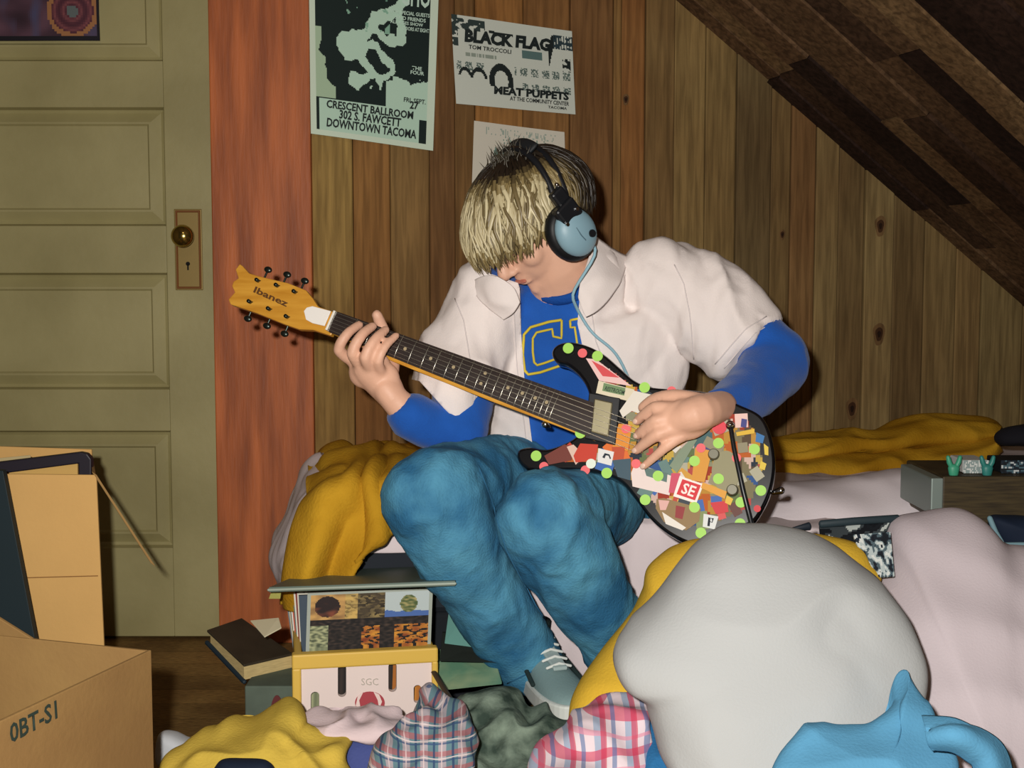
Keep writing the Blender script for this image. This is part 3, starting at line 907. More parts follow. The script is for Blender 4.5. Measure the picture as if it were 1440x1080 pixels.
# sleeve hem of the far arm and shirt-tail
m2, c2 = m_cut(prism_px([(520, 520), (590, 536), (625, 575), (664, 612), (676, 650), (684, 690), (520, 720)], 1.8, 2.6))
# everything above the neck
m3, c3 = m_cut(prism_px([(700, 250), (690, 385), (735, 400), (800, 392), (842, 345), (850, 250)], 1.8, 2.26))
me = apply_mods(me, [m1, m2, m3])
for c in (c1, c2, c3): bpy.data.objects.remove(c, do_unlink=True)
shirt = link('overshirt', me, white, person)
md = shirt.modifiers.new('w', 'WEIGHTED_NORMAL') if False else None
# collar leaf
sheet('collar', [[(836, 330, 2.16), (858, 346, 2.17), (884, 362, 2.20)], [(828, 362, 2.125), (850, 385, 2.115), (872, 398, 2.13)], [(816, 398, 2.10), (832, 420, 2.092), (846, 432, 2.10)], [(813, 418, 2.098), (819, 436, 2.092), (824, 446, 2.092)]], white, shirt, 16, 20, .003, .002, 20)
sheet('collar', [[(700, 388, 2.10), (680, 388, 2.12), (662, 398, 2.16)], [(722, 404, 2.095), (700, 418, 2.10), (676, 424, 2.125)], [(731, 425, 2.098), (722, 440, 2.10), (708, 450, 2.112)]], white, shirt, 16, 20, .003, .002, 20)
ss = snapper([shirt], .0006); hemc = mat('shirt_seam', 'd8d0ce', .9)
for L in ([(948, 372), (962, 400), (970, 440), (974, 480), (976, 505)], [(1088, 452), (1062, 468), (1040, 492), (1018, 518)], [(1078, 445), (1050, 462), (1028, 486), (1006, 512)], [(640, 420), (652, 450), (660, 500), (668, 560)], [(722, 410), (724, 480), (730, 540), (738, 600), (744, 650)], [(842, 400), (832, 440), (838, 480), (850, 510)]):
    band('seam', L, 1.7, hemc, shirt, ss, 8)
# ---- jeans
denim = mat('denim', '5595b2', .85, .2, bump=.5, bscale=260, var=.34, vscale=11, col2='2b648a')
g = G()
T(g, dense([(815, 690, 2.37, 110, .12), (820, 735, 2.38, 118, .125)], 4))
T(g, dense([(775, 700, 2.36, 76, .09), (690, 680, 2.12, 66, .076), (618, 694, 1.94, 66, .068)], 14))
T(g, dense([(612, 696, 1.93, 76, .070), (634, 752, 1.955, 67, .064), (663, 810, 1.99, 59, .058), (705, 875, 2.04, 53, .054), (752, 942, 2.10, 49, .052)], 14), cap='start')
T(g, dense([(858, 712, 2.36, 72, .09), (830, 708, 2.12, 68, .076), (776, 722, 1.92, 62, .066)], 14))
T(g, dense([(764, 726, 1.90, 68, .068), (795, 780, 1.93, 68, .064), (832, 840, 1.975, 60, .058), (868, 905, 2.03, 50, .052), (892, 955, 2.08, 47, .05)], 14), cap='start')
me = apply_mods(g.mesh('je'), [m_remesh(.0055, 3)])
wrinkle(me, .0050, 9, (1.5, 1, .75), 1.)
wrinkle(me, .0016, 30, (1.2, 1, .8), 5.)
jeans = link('jeans', me, denim, person)
sj = snapper([jeans], .0008)
seam = mat('seam', '2a5f80', .9)
band('seam', [(672, 655), (690, 700), (712, 772), (752, 850), (788, 905)], 2.2, seam, jeans, sj, 8)
band('seam', [(705, 965), (740, 948), (788, 922)], 2.0, seam, jeans, sj, 8)

# ---- sneakers
def sneaker(ankle, toe, s=1.):
    """built from heel to toe in world space: sole, upper, laces"""
    a = Vector(ankle); t = Vector(toe); d = (t-a); d.z = 0; L = .27*s; d.normalize(); sd = Vector((0, 0, 1)).cross(d)
    heel = a-d*.07; zb = t.z
    sh = empty('sneaker', (a.x, a.y, zb)); sh.parent = person; sh.location = sh.location-parent_world(person)
    ctl = [(0, .030), (.03, .034), (.09, .033), (.15, .040), (.21, .044), (.25, .036), (.268, .018)]
    sole = []
    for x, w_ in ctl: sole.append((x, w_))
    outl = [heel+d*x*s+sd*w_*s for x, w_ in sole]+[heel+d*x*s-sd*w_*s for x, w_ in reversed(sole)]
    outl = [Vector((p.x, p.y, zb)) for p in outl]
    g = G(); g.prism(spline(outl, 40, True), (0, 0, .028)); g.build('sole', mat('rubber_sole', 'cdd2cc', .6), sh, bevel=.004)
    rings = []
    prof = [(0, .026, .075), (.03, .031, .085), (.08, .031, .09), (.12, .034, .075), (.16, .038, .058), (.21, .041, .047), (.25, .034, .040), (.266, .016, .032)]
    for x, w_, h in prof:
        c = heel+d*x*s; 
        rings.append([Vector((c.x, c.y, zb+.022))+sd*w_*s*math.cos(q)+Vector((0, 0, (h-.02)*s*max(0, math.sin(q))**.8 if math.sin(q) > 0 else .0)) for q in [2*math.pi*k/20 for k in range(20)]])
    g = G(); g.rings(rings); me = apply_mods(g.mesh('up'), [m_sub(1)])
    link('upper', me, mat('grey_suede', '7d9696', .85, .2, bump=.2, bscale=250), sh)
    g = G(); c = heel+d*.045*s; g.tube([Vector((c.x, c.y, zb+.088*s)), Vector((c.x, c.y, zb+.105*s))], [(.034*s, .04*s), (.036*s, .042*s)], 20, True); g.build('padded_collar', mat('dark_lining', '20302f', .9), sh, smooth=True)
    g = G(); c0 = heel+d*.10*s; c1_ = heel+d*.185*s
    g.prism([Vector((c0.x, c0.y, zb+.083*s))+sd*.013, Vector((c1_.x, c1_.y, zb+.058*s))+sd*.012, Vector((c1_.x, c1_.y, zb+.058*s))-sd*.012, Vector((c0.x, c0.y, zb+.083*s))-sd*.013], (0, 0, .006)); g.build('tongue', mat('tongue_grey', '9fb0ae', .85), sh, bevel=.002)
    for k in range(5):
        x = .105+.018*k; c = heel+d*x*s; z = zb+(.094-.0065*k)*s
        g = G(); g.tube([Vector((c.x, c.y, z-.006))+sd*.020, Vector((c.x, c.y, z))+sd*.0, Vector((c.x, c.y, z-.006))-sd*.020], .0024, 8); g.build('lace', mat('lace', 'd8dcd6', .8), sh, smooth=True)
    for sg in (-1, 1):
        g = G(); pts = [heel+d*x*s+sd*sg*w_*s for x, w_ in ((.06, .036), (.12, .038), (.17, .042))]
        pts = [Vector((p.x, p.y, zb+.03+h)) for p, h in zip(pts, (.035, .022, .006))]
        g.tube(pts, .004, 8); g.build('side_stripe', mat('dark_lining', '20302f', .9), sh, smooth=True)
    return sh
sneaker(P(752, 935, 2.10), P(800, 1003, 1.96))
sneaker(P(892, 950, 2.08), P(935, 1012, 1.94))
# sock
g = G(); g.tube([P(748, 930, 2.10), P(756, 962, 2.095)], .04, 18, True); g.build('sock', mat('sock', 'cfd6d2', .9), person, smooth=True)

# ================================================================ headphones
hp = empty('headphones', H(0, 0, -.05), 'black headphones with a pale blue ear cup, worn by the seated guitarist', 'headphones')
blk = mat('black_plastic', '16181c', .35, .5); shell = mat('cup_shell', '7fa0ae', .45, .45)
chr_ = mat('chrome', 'c8ccd0', .15, .8, 1.)
tv = (hu*.86-hf*.5).normalized()                                  # the headband leans back
def arc(r1, r2, q, off=0.):
    r1 *= 1.03; r2 *= .925
    return hc+hl*r1*math.cos(q)+tv*r2*math.sin(q)+hl.cross(tv)*off
for off in (-.016, .016):
    g = G(); pts = [arc(.100, .122, math.radians(a), off*(1-.3*abs(math.cos(math.radians(a))))) for a in range(12, 169, 6)]
    g.tube(pts, [(.0055, .0030)]*len(pts), 8); g.build('headband', blk, hp, smooth=True)
g = G(); pts = [arc(.104, .127, math.radians(a)) for a in range(62, 104, 4)]
g.tube(pts, [(.011, .003)]*len(pts), 12, True, up=None); g.build('head_pad', mat('head_pad', '1c1f22', .6), hp, smooth=True)
for s in (1, -1):
    c = H(s*.108, .016, -.034); axn = hl*s
    R = Matrix((hf, hu, axn)).transposed()
    cup = G(); 
    cup.ell(c+axn*.020, (.036, .041, .020), R, 32, 18)
    cupo = cup.build('ear_cup', shell, hp, smooth=True)
    g = G(); rg = []
    for k in range(33):
        a = 2*math.pi*k/32; cc = c+axn*.004+hf*.033*math.cos(a)+hu*.038*math.sin(a); o_ = (hf*math.cos(a)+hu*math.sin(a))
        rg.append([cc+o_*.011*math.cos(q)+axn*.013*math.sin(q) for q in [2*math.pi*w_/10 for w_ in range(10)]])
    g.rings(rg, cap=False); g.ell(c+axn*.004, (.031, .037, .012), R); g.build('ear_cushion', mat('cushion', '101214', .5), hp, smooth=True)
    g = G(); g.box(c+axn*.026+hu*.036+hf*-.006, (.040, .034, .018), rot=R); g.box(c+axn*.020+hu*.060+hf*-.014, (.026, .030, .016), rot=R)
    yk = g.build('yoke', blk, hp, bevel=.004)
    for q in ((.012, .026), (-.018, .032)):
        g = G(); g.tube([c+axn*.034+hu*q[1]+hf*q[0], c+axn*.038+hu*q[1]+hf*q[0]], .0032, 10, True); g.build('screw', chr_, yk)
    g = G(); g.tube([c+axn*.026+hu*.078+hf*-.018, c+axn*.030+hu*.082+hf*-.018], .004, 10); g.build('screw', chr_, yk, smooth=True)
    g = G(); g.tube([c+axn*.034+hu*-.014+hf*-.012, c+axn*.041+hu*-.014+hf*-.012], .0062, 14, True); g.build('volume_knob', blk, cupo)
    g = G(); g.tube([c+axn*.0385+hu*.012+hf*.004, c+axn*.0405+hu*-.002+hf*.006, c+axn*.0385+hu*-.014+hf*.004], .0009, 6); g.build('moulded_line', mat('cup_shade', '4f6a76', .5), cupo, smooth=True)
sn2 = snapper([sweat, shirt, jeans, body]+[c for c in shirt.children], .006)
cup0 = proj(H(.118, -.002, -.074))
cp_px = [cup0, (cup0[0]+4, cup0[1]+24), (803, 408), (810, 428), (819, 452), (838, 474), (862, 492), (878, 520), (890, 560), (888, 650), (898, 690), (905, 715)]
cpts = []
for q in spline([(x, y, 0) for x, y in cp_px], 40):
    h = sn2(q.x, q.y); cpts.append(h if h is not None else P(q.x, q.y, 2.1))
cpts[0] = H(.118, -.002, -.070)
for k in range(3):
    for i in range(1, len(cpts)-1): cpts[i] = cpts[i]*.5+(cpts[i-1]+cpts[i+1])*.25+Vector((0, -.0006, 0))
for i in range(1, 14): cpts[i] = cpts[i]+(CAM-cpts[i]).normalized()*.035*min(1, (14-i)/5, i/2)
g = G(); g.tube(cpts, .0026, 8); g.build('cable', mat('pale_cable', '8fb6c4', .5), hp, smooth=True)

# ================================================================ guitar
gt = empty('electric_guitar', GG(905, 640, -.03), 'black electric guitar covered in stickers with a maple headstock, held across the lap', 'guitar')
out = [(775, 497), (779, 487), (790, 481), (806, 480), (828, 486), (850, 498), (872, 517), (892, 534), (915, 543), (950, 546), (985, 549), (1012, 556), (1040, 568), (1068, 582), (1082, 604), (1090, 640), (1089, 672), (1080, 703), (1062, 733), (1040, 743), (1018, 747), (1002, 762), (985, 768), (962, 763), (935, 748), (912, 727), (893, 702), (874, 680), (850, 668), (815, 662), (780, 662), (748, 662), (733, 655), (726, 643), (729, 632), (745, 628), (768, 631), (795, 622), (812, 610), (822, 590), (828, 570), (826, 548), (814, 528), (797, 514), (782, 509)]
BT = .038
def loop_at(ins, off):
    o_ = spline([(x, y, 0) for x, y in out], 200, True); n = len(o_); r = []
    for i, p in enumerate(o_):
        t = (o_[(i+1) % n]-o_[i-1]).normalized(); nn = Vector((-t.y, t.x, 0))       # clockwise in px (y down): inward
        q = p+nn*ins
        r.append(GG(q.x, q.y, 0)+GN*off)
    return r
lpo = [loop_at(i_, o_) for i_, o_ in ((5.0, 0.), (2.6, -.001), (1.0, -.004), (0, -.009), (0, -BT+.009), (1.0, -BT+.004), (2.6, -BT+.001), (5., -BT))]
g = G(); g.rings(lpo, cap=True)
gb = g.build('body', mat('black_lacquer', '0d0d10', .22, .5, coat=.4), gt, smooth=True)
for p in gb.data.polygons:
    if len(p.vertices) > 4: p.use_smooth = False
# neck, board, nut
def gp(name, poly, o0, o1, m, parent, bevel=0.):
    a = [GG(x, y, 0)+GN*o1 for x, y in poly]; g = G(); g.prism(a, GN*(o0-o1)); return g.build(name, m, parent, bevel=bevel)
maple = mat('maple', 'd9a03c', .35, .45, var=.25, vscale=10, col2='c08428', stretch=(1, 1, 8), coat=.3)
rose = mat('rosewood', '2a1d18', .55, .35, var=.3, vscale=40)
g = G()
nk = []
for px, py, hw in ((474, 455, 16.5), (560, 491, 19), (700, 545, 21.5), (800, 581, 23), (845, 598, 24)):
    c = GG(px, py, .004); nk.append((c, hw*c.y/F))
ud = (nk[0][0]-nk[-1][0]).normalized(); vd = GN.cross(ud).normalized()
rings = []
for c, hw in nk:
    rings.append([c+vd*hw*math.cos(q)+GN*(-.021*max(0, -math.sin(q))**.8+.002*max(0, math.sin(q))) for q in [2*math.pi*k/24 for k in range(24)]])
g.rings(rings); neck = g.build('neck', maple, gt, smooth=True)
tp = lambda px: (px-474)/(838-474)
cl = lambda t: GG(474+(838-474)*t, 455+(593-455)*t, .0045)
hwf = lambda t: (16.5+7*t)*2.0/F
g = G(); rings = []
for i in range(9):
    t = -.012+1.01*i/8; c = cl(t); hw = hwf(t)
    rings.append([c-vd*hw, c-vd*hw+GN*.0045, c-vd*hw*.5+GN*.0062, c+GN*.0068, c+vd*hw*.5+GN*.0062, c+vd*hw+GN*.0045, c+vd*hw])
g.rings(rings); fb = g.build('fingerboard', rose, neck)
scale_len = (GG(905, 619)-cl(0)).length; bl = (cl(1)-cl(0)).length
fretm = mat('fret_wire', 'a8a498', .25, .7, .9)
fr = [scale_len*(1-2**(-n/12)) for n in range(1, 23)]
for x in fr:
    t = x/bl
    if t > 1: continue
    c = cl(t); hw = hwf(t)*.97
    g = G(); g.tube([c-vd*hw+GN*.0046, c-vd*hw*.5+GN*.0064, c+GN*.007, c+vd*hw*.5+GN*.0064, c+vd*hw+GN*.0046], .0009, 6); g.build('fret', fretm, fb, smooth=True)
pos = [0]+fr
for n in (3, 5, 7, 9, 12, 15, 17, 19, 21):
    if pos[n] > bl: continue
    t = (pos[n]+pos[n-1])/2/bl; c = cl(t)
    for dv in ((-.009, .009) if n == 12 else (0,)):
        g = G(); g.tube([c+vd*dv+GN*.005, c+vd*dv+GN*.0072], .0028, 12, True); g.build('inlay_dot', mat('pearl', 'a89878', .3), fb)
g = G(); c = cl(-.018); g.box(c+GN*.006, (.035*1.0, .004, .010), rot=Matrix((vd, ud, GN)).transposed()); g.build('nut', mat('bone', 'e8e4da', .4), neck, bevel=.001)
head_out = [(337, 371), (341, 374), (350, 384), (363, 388), (405, 398), (430, 408), (440, 420), (447, 431), (480, 442), (465, 472), (440, 464), (420, 463), (400, 456), (360, 440), (324, 428), (321, 421), (330, 411), (326, 402), (328, 396), (335, 391), (331, 379)]
hs = gp('headstock', head_out, -.014, .0, maple, gt, .0015)
gp('truss_rod_cover', [(428, 438), (432, 433), (440, 431), (466, 438), (457, 459), (440, 455), (431, 450)], .0, .003, mat('white_plate', 'f0ece6', .35), hs, .0008)
a = GG(357, 403, .0); b = GG(404, 424, .0)
text_mesh('lettering', 'Ibanez', GG(356, 411, .0), b-a, vd if vd.z > 0 else -vd, (b-a).length, .011, mat('head_ink', '5c3a1a', .6), hs, .03, .0006)
vu = vd if vd.z > 0 else -vd
for (px, py, top) in ((363, 395, 1), (390, 402, 1), (415, 411, 1), (352, 425, 0), (379, 435, 0), (404, 446, 0)):
    c = GG(px, py, 0); s = vu if top else -vu
    tn = empty('tuner', c); tn.parent = hs; tn.location = c-parent_world(hs)
    g = G(); g.tube([c+GN*-.001, c+GN*.009], .0032, 12, True); g.ell(c+GN*.001, (.0055, .0055, .0015)); 
    g.tube([c-GN*.014, c-GN*.016+s*.012, c-GN*.016+s*.022], .0018, 8)
    kb = g.v[:0]
    g.ell(c-GN*.016+s*.026, (.004, .0075, .0055), Matrix((GN, ud, s)).transposed(), 14, 10)
    # tuner post, shaft and button in one casting
    g.build('tuning_peg', mat('tuner_metal', '3c4440', .3, .7, .85), hs, smooth=True)
    bpy.data.objects.remove(tn, do_unlink=True)
# pickup, bridge, controls
gp('pickup_surround', [(829, 553), (873, 561), (866, 627), (823, 617)], .0, .006, mat('black_plastic', '16181c', .35, .5), gt, .0015)
gp('pickup_cover', [(837, 562), (863, 568), (857, 616), (832, 609)], .006, .0115, mat('nickel', 'b0a888', .3, .7, .8), gt, .002)
gp('bridge', [(900, 598), (912, 601), (904, 640), (893, 637)], .0, .010, chr_, gt, .002)
gp('tailpiece', [(930, 604), (942, 607), (932, 650), (921, 647)], .0, .009, chr_, gt, .002)
for (px, py) in ((1004, 640), (1030, 690)):
    c = GG(px, py, .0); g = G(); g.tube([c, c+GN*.014], [.0095, .008], 20, True); g.build('control_knob', mat('knob_grey', '5c5a4c', .4, .5, .4), gt, bevel=.001)
c = GG(1027, 598, .01); g = G(); g.ell(c, .007); g.tube([c, GG(1032, 630, .016), GG(1045, 690, .016), GG(1058, 742, .008)], [.0035, .0035, .0038, .004], 10); g.build('tremolo_arm', mat('black_plastic', '16181c', .35, .5), gt, smooth=True)
g = G(); g.ell(c+GN*.006, (.006, .006, .004)); g.build('pivot_bolt', chr_, gt, smooth=True)
for (px, py) in ((1086, 693), (772, 600)):
    c = GG(px, py, -.016); g = G(); g.tube([c, c+Vector((.012 if px > 1000 else -.006, -.004, .004))], [.003, .006], 12); g.build('strap_button', chr_, gt, smooth=True)
for i in range(6):
    v_ = (i-2.5)
    a = cl(-.02)+vd*v_*.0060+GN*.0098; b = GG(905, 619, .012)+vd*v_*.0085
    tpx = ((363, 395), (390, 402), (415, 411), (404, 446), (379, 435), (352, 425))
    g = G(); g.tube([a, b], .0005, 5, True); g.build('string', mat('string_steel', 'b8b4a8', .3, .7, .9), gt)

# stickers
ST = [0.0012]
def lift():
    ST[0] += .00006; return ST[0]
def dot(px, py, r, c):
    o_ = lift(); cen = GG(px, py, 0)
    g = G(); rr = r*cen.y/F
    g.prism([cen+GN*o_+ud*rr*math.cos(2*math.pi*k/20)+vd*rr*math.sin(2*math.pi*k/20) for k in range(20)], -GN*.0008); return g.build('sticker', flat(c, .5), gt)
def quad(poly, c, name='sticker'): 
    o_ = lift(); return gp(name, poly, o_-.0008, o_, flat(c, .5), gt)
inner = [(828, 500), (858, 520), (885, 540), (915, 553), (960, 560), (1010, 568), (1050, 590), (1070, 620), (1074, 660), (1055, 715), (1010, 735), (985, 742), (950, 735), (918, 705), (895, 680), (870, 660), (830, 650), (770, 650), (800, 632), (830, 622), (885, 600), (850, 540)]
sr = random.Random(5)
pal0 = ['b98a3a', '9c3a28', '4c6a6c', '39588c', 'cbb0a4', 'bdb6a6', '7c7458', 'b0504a', '2c3440', 'b8602a', '66744c', '8a8a70', '5a4a3a', 'c2a44a']
seeds = []
while len(seeds) < 150:
    q = (sr.uniform(765, 1080), sr.uniform(498, 748))
    if inpoly(*q, inner): seeds.append((*q, lin(sr.choice(pal0)), sr.uniform(.8, 1.25)))
g = G(); cc = []; st_ = 3.2
y_ = 496
while y_ < 748:
    x_ = 765
    while x_ < 1082:
        if inpoly(x_, y_, inner) and inpoly(x_+st_, y_+st_, inner) and not (x_ < 880 and 540 < y_ < 628 and x_ > 815):
            b = min(seeds, key=lambda s: (abs(s[0]-x_)*s[3]+abs(s[1]-y_)))
            g.add([GG(x_, y_, .0007), GG(x_+st_, y_, .0007), GG(x_+st_, y_+st_, .0007), GG(x_, y_+st_, .0007)], [(0, 1, 2, 3)]); cc.append(b[2])
        x_ += st_
    y_ += st_
colored('sticker_collage', g, cc, attr_mat('printed_paper'), gt)
pal = ['c9952e', 'b8361e', '5d7d78', '2f5fa8', 'e3c0b8', 'd8d2c8', '8c8468', 'cf4a48', '26303c', 'd86a1e', '7b8a52', '3a3f74', 'd9b93a', '5c2c20', 'a8a48c', 'e8d8d0']
k = 0
while k < 44:
    px = sr.uniform(770, 1078); py = sr.uniform(500, 745)
    if not inpoly(px, py, inner): continue
    if px < 900 and py < 620: continue
    s1_, s2_ = sr.uniform(7, 15), sr.uniform(5, 10); a = sr.uniform(0, 3.14); ca, sa = math.cos(a), math.sin(a)
    poly = [(px+ca*x*s1_-sa*y*s2_, py+sa*x*s1_+ca*y*s2_) for x, y in ((-1, -1), (1, -1), (1, 1), (-1, 1))]
    if not all(inpoly(x, y, out) for x, y in poly): continue
    quad(poly, sr.choice(pal)); k += 1
c5 = lambda L: [(700+x/3.176, 440+y/3.176) for x, y in L]
c6 = lambda L: [(820+x/3.857, 500+y/3.857) for x, y in L]
quad(c5([(395, 205), (440, 210), (560, 300), (600, 330), (455, 305)]), 'e6c0bc'); quad(c5([(420, 215), (470, 240), (545, 292), (470, 285)]), 'd24c50')
quad(c5([(452, 305), (612, 345), (600, 400), (440, 360)]), 'd9cfb4')
o_ = quad(c5([(475, 315), (572, 338), (566, 372), (468, 350)]), '6f8a60')
a, b = GG(*c5([(470, 352)])[0]), GG(*c5([(566, 374)])[0])
text_mesh('lettering', 'RESTROOM', GG(*c5([(476, 346)])[0], ST[0]), b-a, vu, (b-a).length*.9, .007, flat('26382a'), gt, .02, .0004)
quad(c5([(610, 350), (700, 370), (680, 470), (600, 440), (560, 470), (545, 440)]), 'dcd6ca')
quad(c6([(195, 372), (268, 380), (245, 520), (160, 500)]), 'd98a26')
quad(c5([(210, 640), (300, 590), (350, 600), (330, 660), (230, 680)]), '6e2e22'); quad(c5([(310, 600), (340, 590), (390, 640), (350, 680)]), 'd8b8a8')
quad(c5([(370, 585), (450, 590), (440, 660), (350, 670), (340, 640)]), 'c2361e'); quad(c5([(510, 600), (570, 600), (560, 680), (520, 670)]), 'b8461e')
quad(c6([(85, 505), (170, 525), (155, 600), (80, 580)]), 'dcdcda')
band2 = lambda L, w_, c, nm='marking': [G().tube([GG(x, y, ST[0]+.0008) for x, y in L], [(w_, .0005)]*len(L), 6, True).build(nm, flat(c), gt)]
band2(c6([(110, 555), (120, 535), (140, 540), (148, 560)]), .002, '26303c')
quad(c6([(160, 570), (260, 560), (260, 680), (190, 660)]), '35505e')
quad(c6([(290, 570), (330, 600), (480, 655), (470, 760), (270, 712), (262, 640)]), 'e2d2cc')
quad(c6([(330, 605), (460, 640), (455, 690), (345, 655)]), '55706a'); quad(c6([(480, 640), (530, 640), (505, 750), (465, 745)]), 'c84660')
quad(c6([(525, 655), (655, 700), (615, 805), (490, 765)]), 'efe6e0'); quad(c6([(540, 672), (640, 706), (608, 788), (508, 754)]), 'd0202c')
a, b = GG(*c6([(512, 752)])[0]), GG(*c6([(605, 785)])[0])
text_mesh('lettering', 'SE', GG(*c6([(528, 745)])[0], ST[0]), b-a, vu, (b-a).length*.72, .017, flat('f2e8e2'), gt, .02, .0005)
quad(c6([(400, 780), (440, 775), (640, 830), (630, 900), (560, 950), (440, 905), (395, 830)]), '8a6e42'); quad(c6([(505, 815), (555, 825), (540, 890), (500, 880)]), '8c1e20'); quad(c6([(410, 785), (470, 790), (450, 840), (420, 840)]), 'd8a8a0')
quad(c6([(430, 850), (560, 935), (540, 950), (450, 915)]), 'e0dad0')
quad(c6([(655, 860), (735, 875), (715, 945), (650, 930)]), 'd6dad8'); band2(c6([(680, 925), (685, 880), (705, 885), (700, 905), (685, 900)]), .0018, '1c2430')
quad(c6([(690, 800), (780, 790), (790, 850), (720, 862)]), 'c8242c'); quad(c6([(780, 760), (815, 780), (800, 815), (770, 800)]), 'dcb43a')
cen = c6([(775, 630)])[0]; quad([(cen[0]+21*math.cos(q)*.95, cen[1]+29*math.sin(q)) for q in [2*math.pi*k/20 for k in range(20)]], '8f8a68')
quad(c6([(610, 500), (700, 520), (660, 690), (590, 680)]), 'd2922c'); quad(c6([(470, 600), (540, 500), (590, 450), (620, 460), (560, 560), (510, 640)]), '7c8c74')
quad(c6([(650, 690), (780, 740), (770, 780), (640, 720)]), 'd99a30')
quad(c6([(830, 420), (930, 400), (930, 425), (835, 440)]), 'd8b030'); quad(c6([(980, 480), (1005, 500), (1005, 545), (985, 540)]), 'd8bc3c'); quad(c6([(965, 575), (995, 590), (985, 625), (955, 615)]), 'd8bc3c')
quad(c6([(940, 420), (985, 440), (975, 480), (935, 470)]), '2c6ea8'); quad(c6([(860, 345), (890, 350), (885, 395), (855, 390)]), '3c3c80')
for L, r, c in (([(1010.6, 624), (1061, 632.5), (977, 649), (1010.6, 674), (1070, 690.5), (977, 714), (1042, 707), (986, 750), (1041, 737), (926, 670), (854, 666), (908, 703.5), (800, 491), (841, 502), (907, 546), (817, 610), (755, 642)], 7.6, 'a3d860'),
                ([(881, 604), (986, 631), (1036, 645), (895, 653), (824, 662), (820, 498), (945, 551), (766, 657)], 6.6, 'e8686c'), ([(1012, 602)], 10, 'd8404e'), ([(1065, 716)], 5, 'cc3038'), ([(832, 653)], 7, 'dfe8da')):
    for x, y in L: dot(x, y, r, c)
# ================================================================ the bed
bed = empty('bed', (P(700, 700, 2.4).x, 2.5, 0), 'low bed under the slope with white sheet, the guitarist sitting on it', 'bed')
def bp(x, y, z): return Vector((x, y, z))
BX0, BX1 = -.34, 1.42
def front(x): return 2.20+.02*x
def backy(x): return DY+(x-WX0)*.3-.03
def slab(z0, z1, ins, m, name, parent, bev):
    g = G(); pts = [(BX0+ins, front(BX0)+ins), (BX1-ins, front(BX1)+ins), (BX1-ins, backy(BX1)-.02), (BX0+ins, backy(BX0)-.02)]
    g.prism([(x, y, z0) for x, y in pts], (0, 0, z1-z0)); return g.build(name, m, parent, bevel=bev, seg=3, smooth=False)
sheetm = mat('white_sheet', 'ddd0d2', .9, .15, bump=.12, bscale=300)
slab(.03, .20, .03, mat('box_spring_cloth', '23262a', .95, .1), 'box_spring', bed, .01)
slab(.20, .345, .0, mat('mattress_ticking', '2c3036', .95, .1), 'mattress', bed, .03)
# sheet over the top, hanging a little at the front
rows = []
for i in range(9):
    t = i/8; r = []
    for x in [BX0-.015+(BX1-BX0+.0)*k/12 for k in range(13)]:
        if i == 0: r.append((x, front(x)-.022, .318))
        elif i == 1: r.append((x, front(x)-.018, .345))
        else: r.append((x, front(x)+.0+(backy(x)-front(x)-.02)*(i-2)/6, .358+.006*math.sin(x*5+i)))
    rows.append(r)
sheet('sheet', rows, sheetm, bed, 120, 60, .004, .006, 9, seed=3, world=True)
# sheet hanging down between and beside the legs
sheet('hanging_sheet', [[(672, 725, 2.195), (760, 728, 2.185), (860, 730, 2.185), (990, 722, 2.185)],
                        [(680, 745, 2.170), (770, 750, 2.165), (880, 752, 2.165), (1000, 750, 2.165)],
                        [(710, 840, 2.180), (790, 845, 2.175), (890, 850, 2.175), (1000, 850, 2.175)],
                        [(760, 935, 2.205), (820, 945, 2.185), (900, 950, 2.185), (1000, 950, 2.185)],
                        [(790, 1010, 2.225), (840, 1025, 2.195), (910, 1030, 2.195), (1000, 1020, 2.195)]], sheetm, bed, 60, 60, .004, .008, 9, (1.6, 1, .5))
# the left end: white sheet hanging outside
sheet('hanging_sheet', [[(462, 640, 2.565), (452, 640, 2.365), (470, 668, 2.185)],
                        [(437, 655, 2.545), (428, 662, 2.345), (440, 690, 2.165)],
                        [(412, 710, 2.525), (403, 720, 2.325), (420, 750, 2.145)],
                        [(396, 760, 2.505), (380, 778, 2.305), (402, 800, 2.145)],
                        [(402, 800, 2.485), (388, 822, 2.305), (404, 830, 2.155)]], sheetm, bed, 30, 50, .004, .006, 12)

o = puff('linen', [(1000, 740), (1040, 700), (1085, 682), (1160, 676), (1230, 668), (1290, 662), (1330, 664), (1360, 690), (1400, 740), (1400, 800), (1200, 810), (1020, 800)], 2.36, mat('linen_white', 'e2d8dc', .9, .1, bump=.1, bscale=250), None, .10, .12, ky=-.10, amp=.006, scale=7, seed=9., edge=.5)  # added bulge of white bedding, its front turned to catch the flash
tag(o, 'white duvet added on the bed to face the flash, between the guitar and the stereo', 'linen')
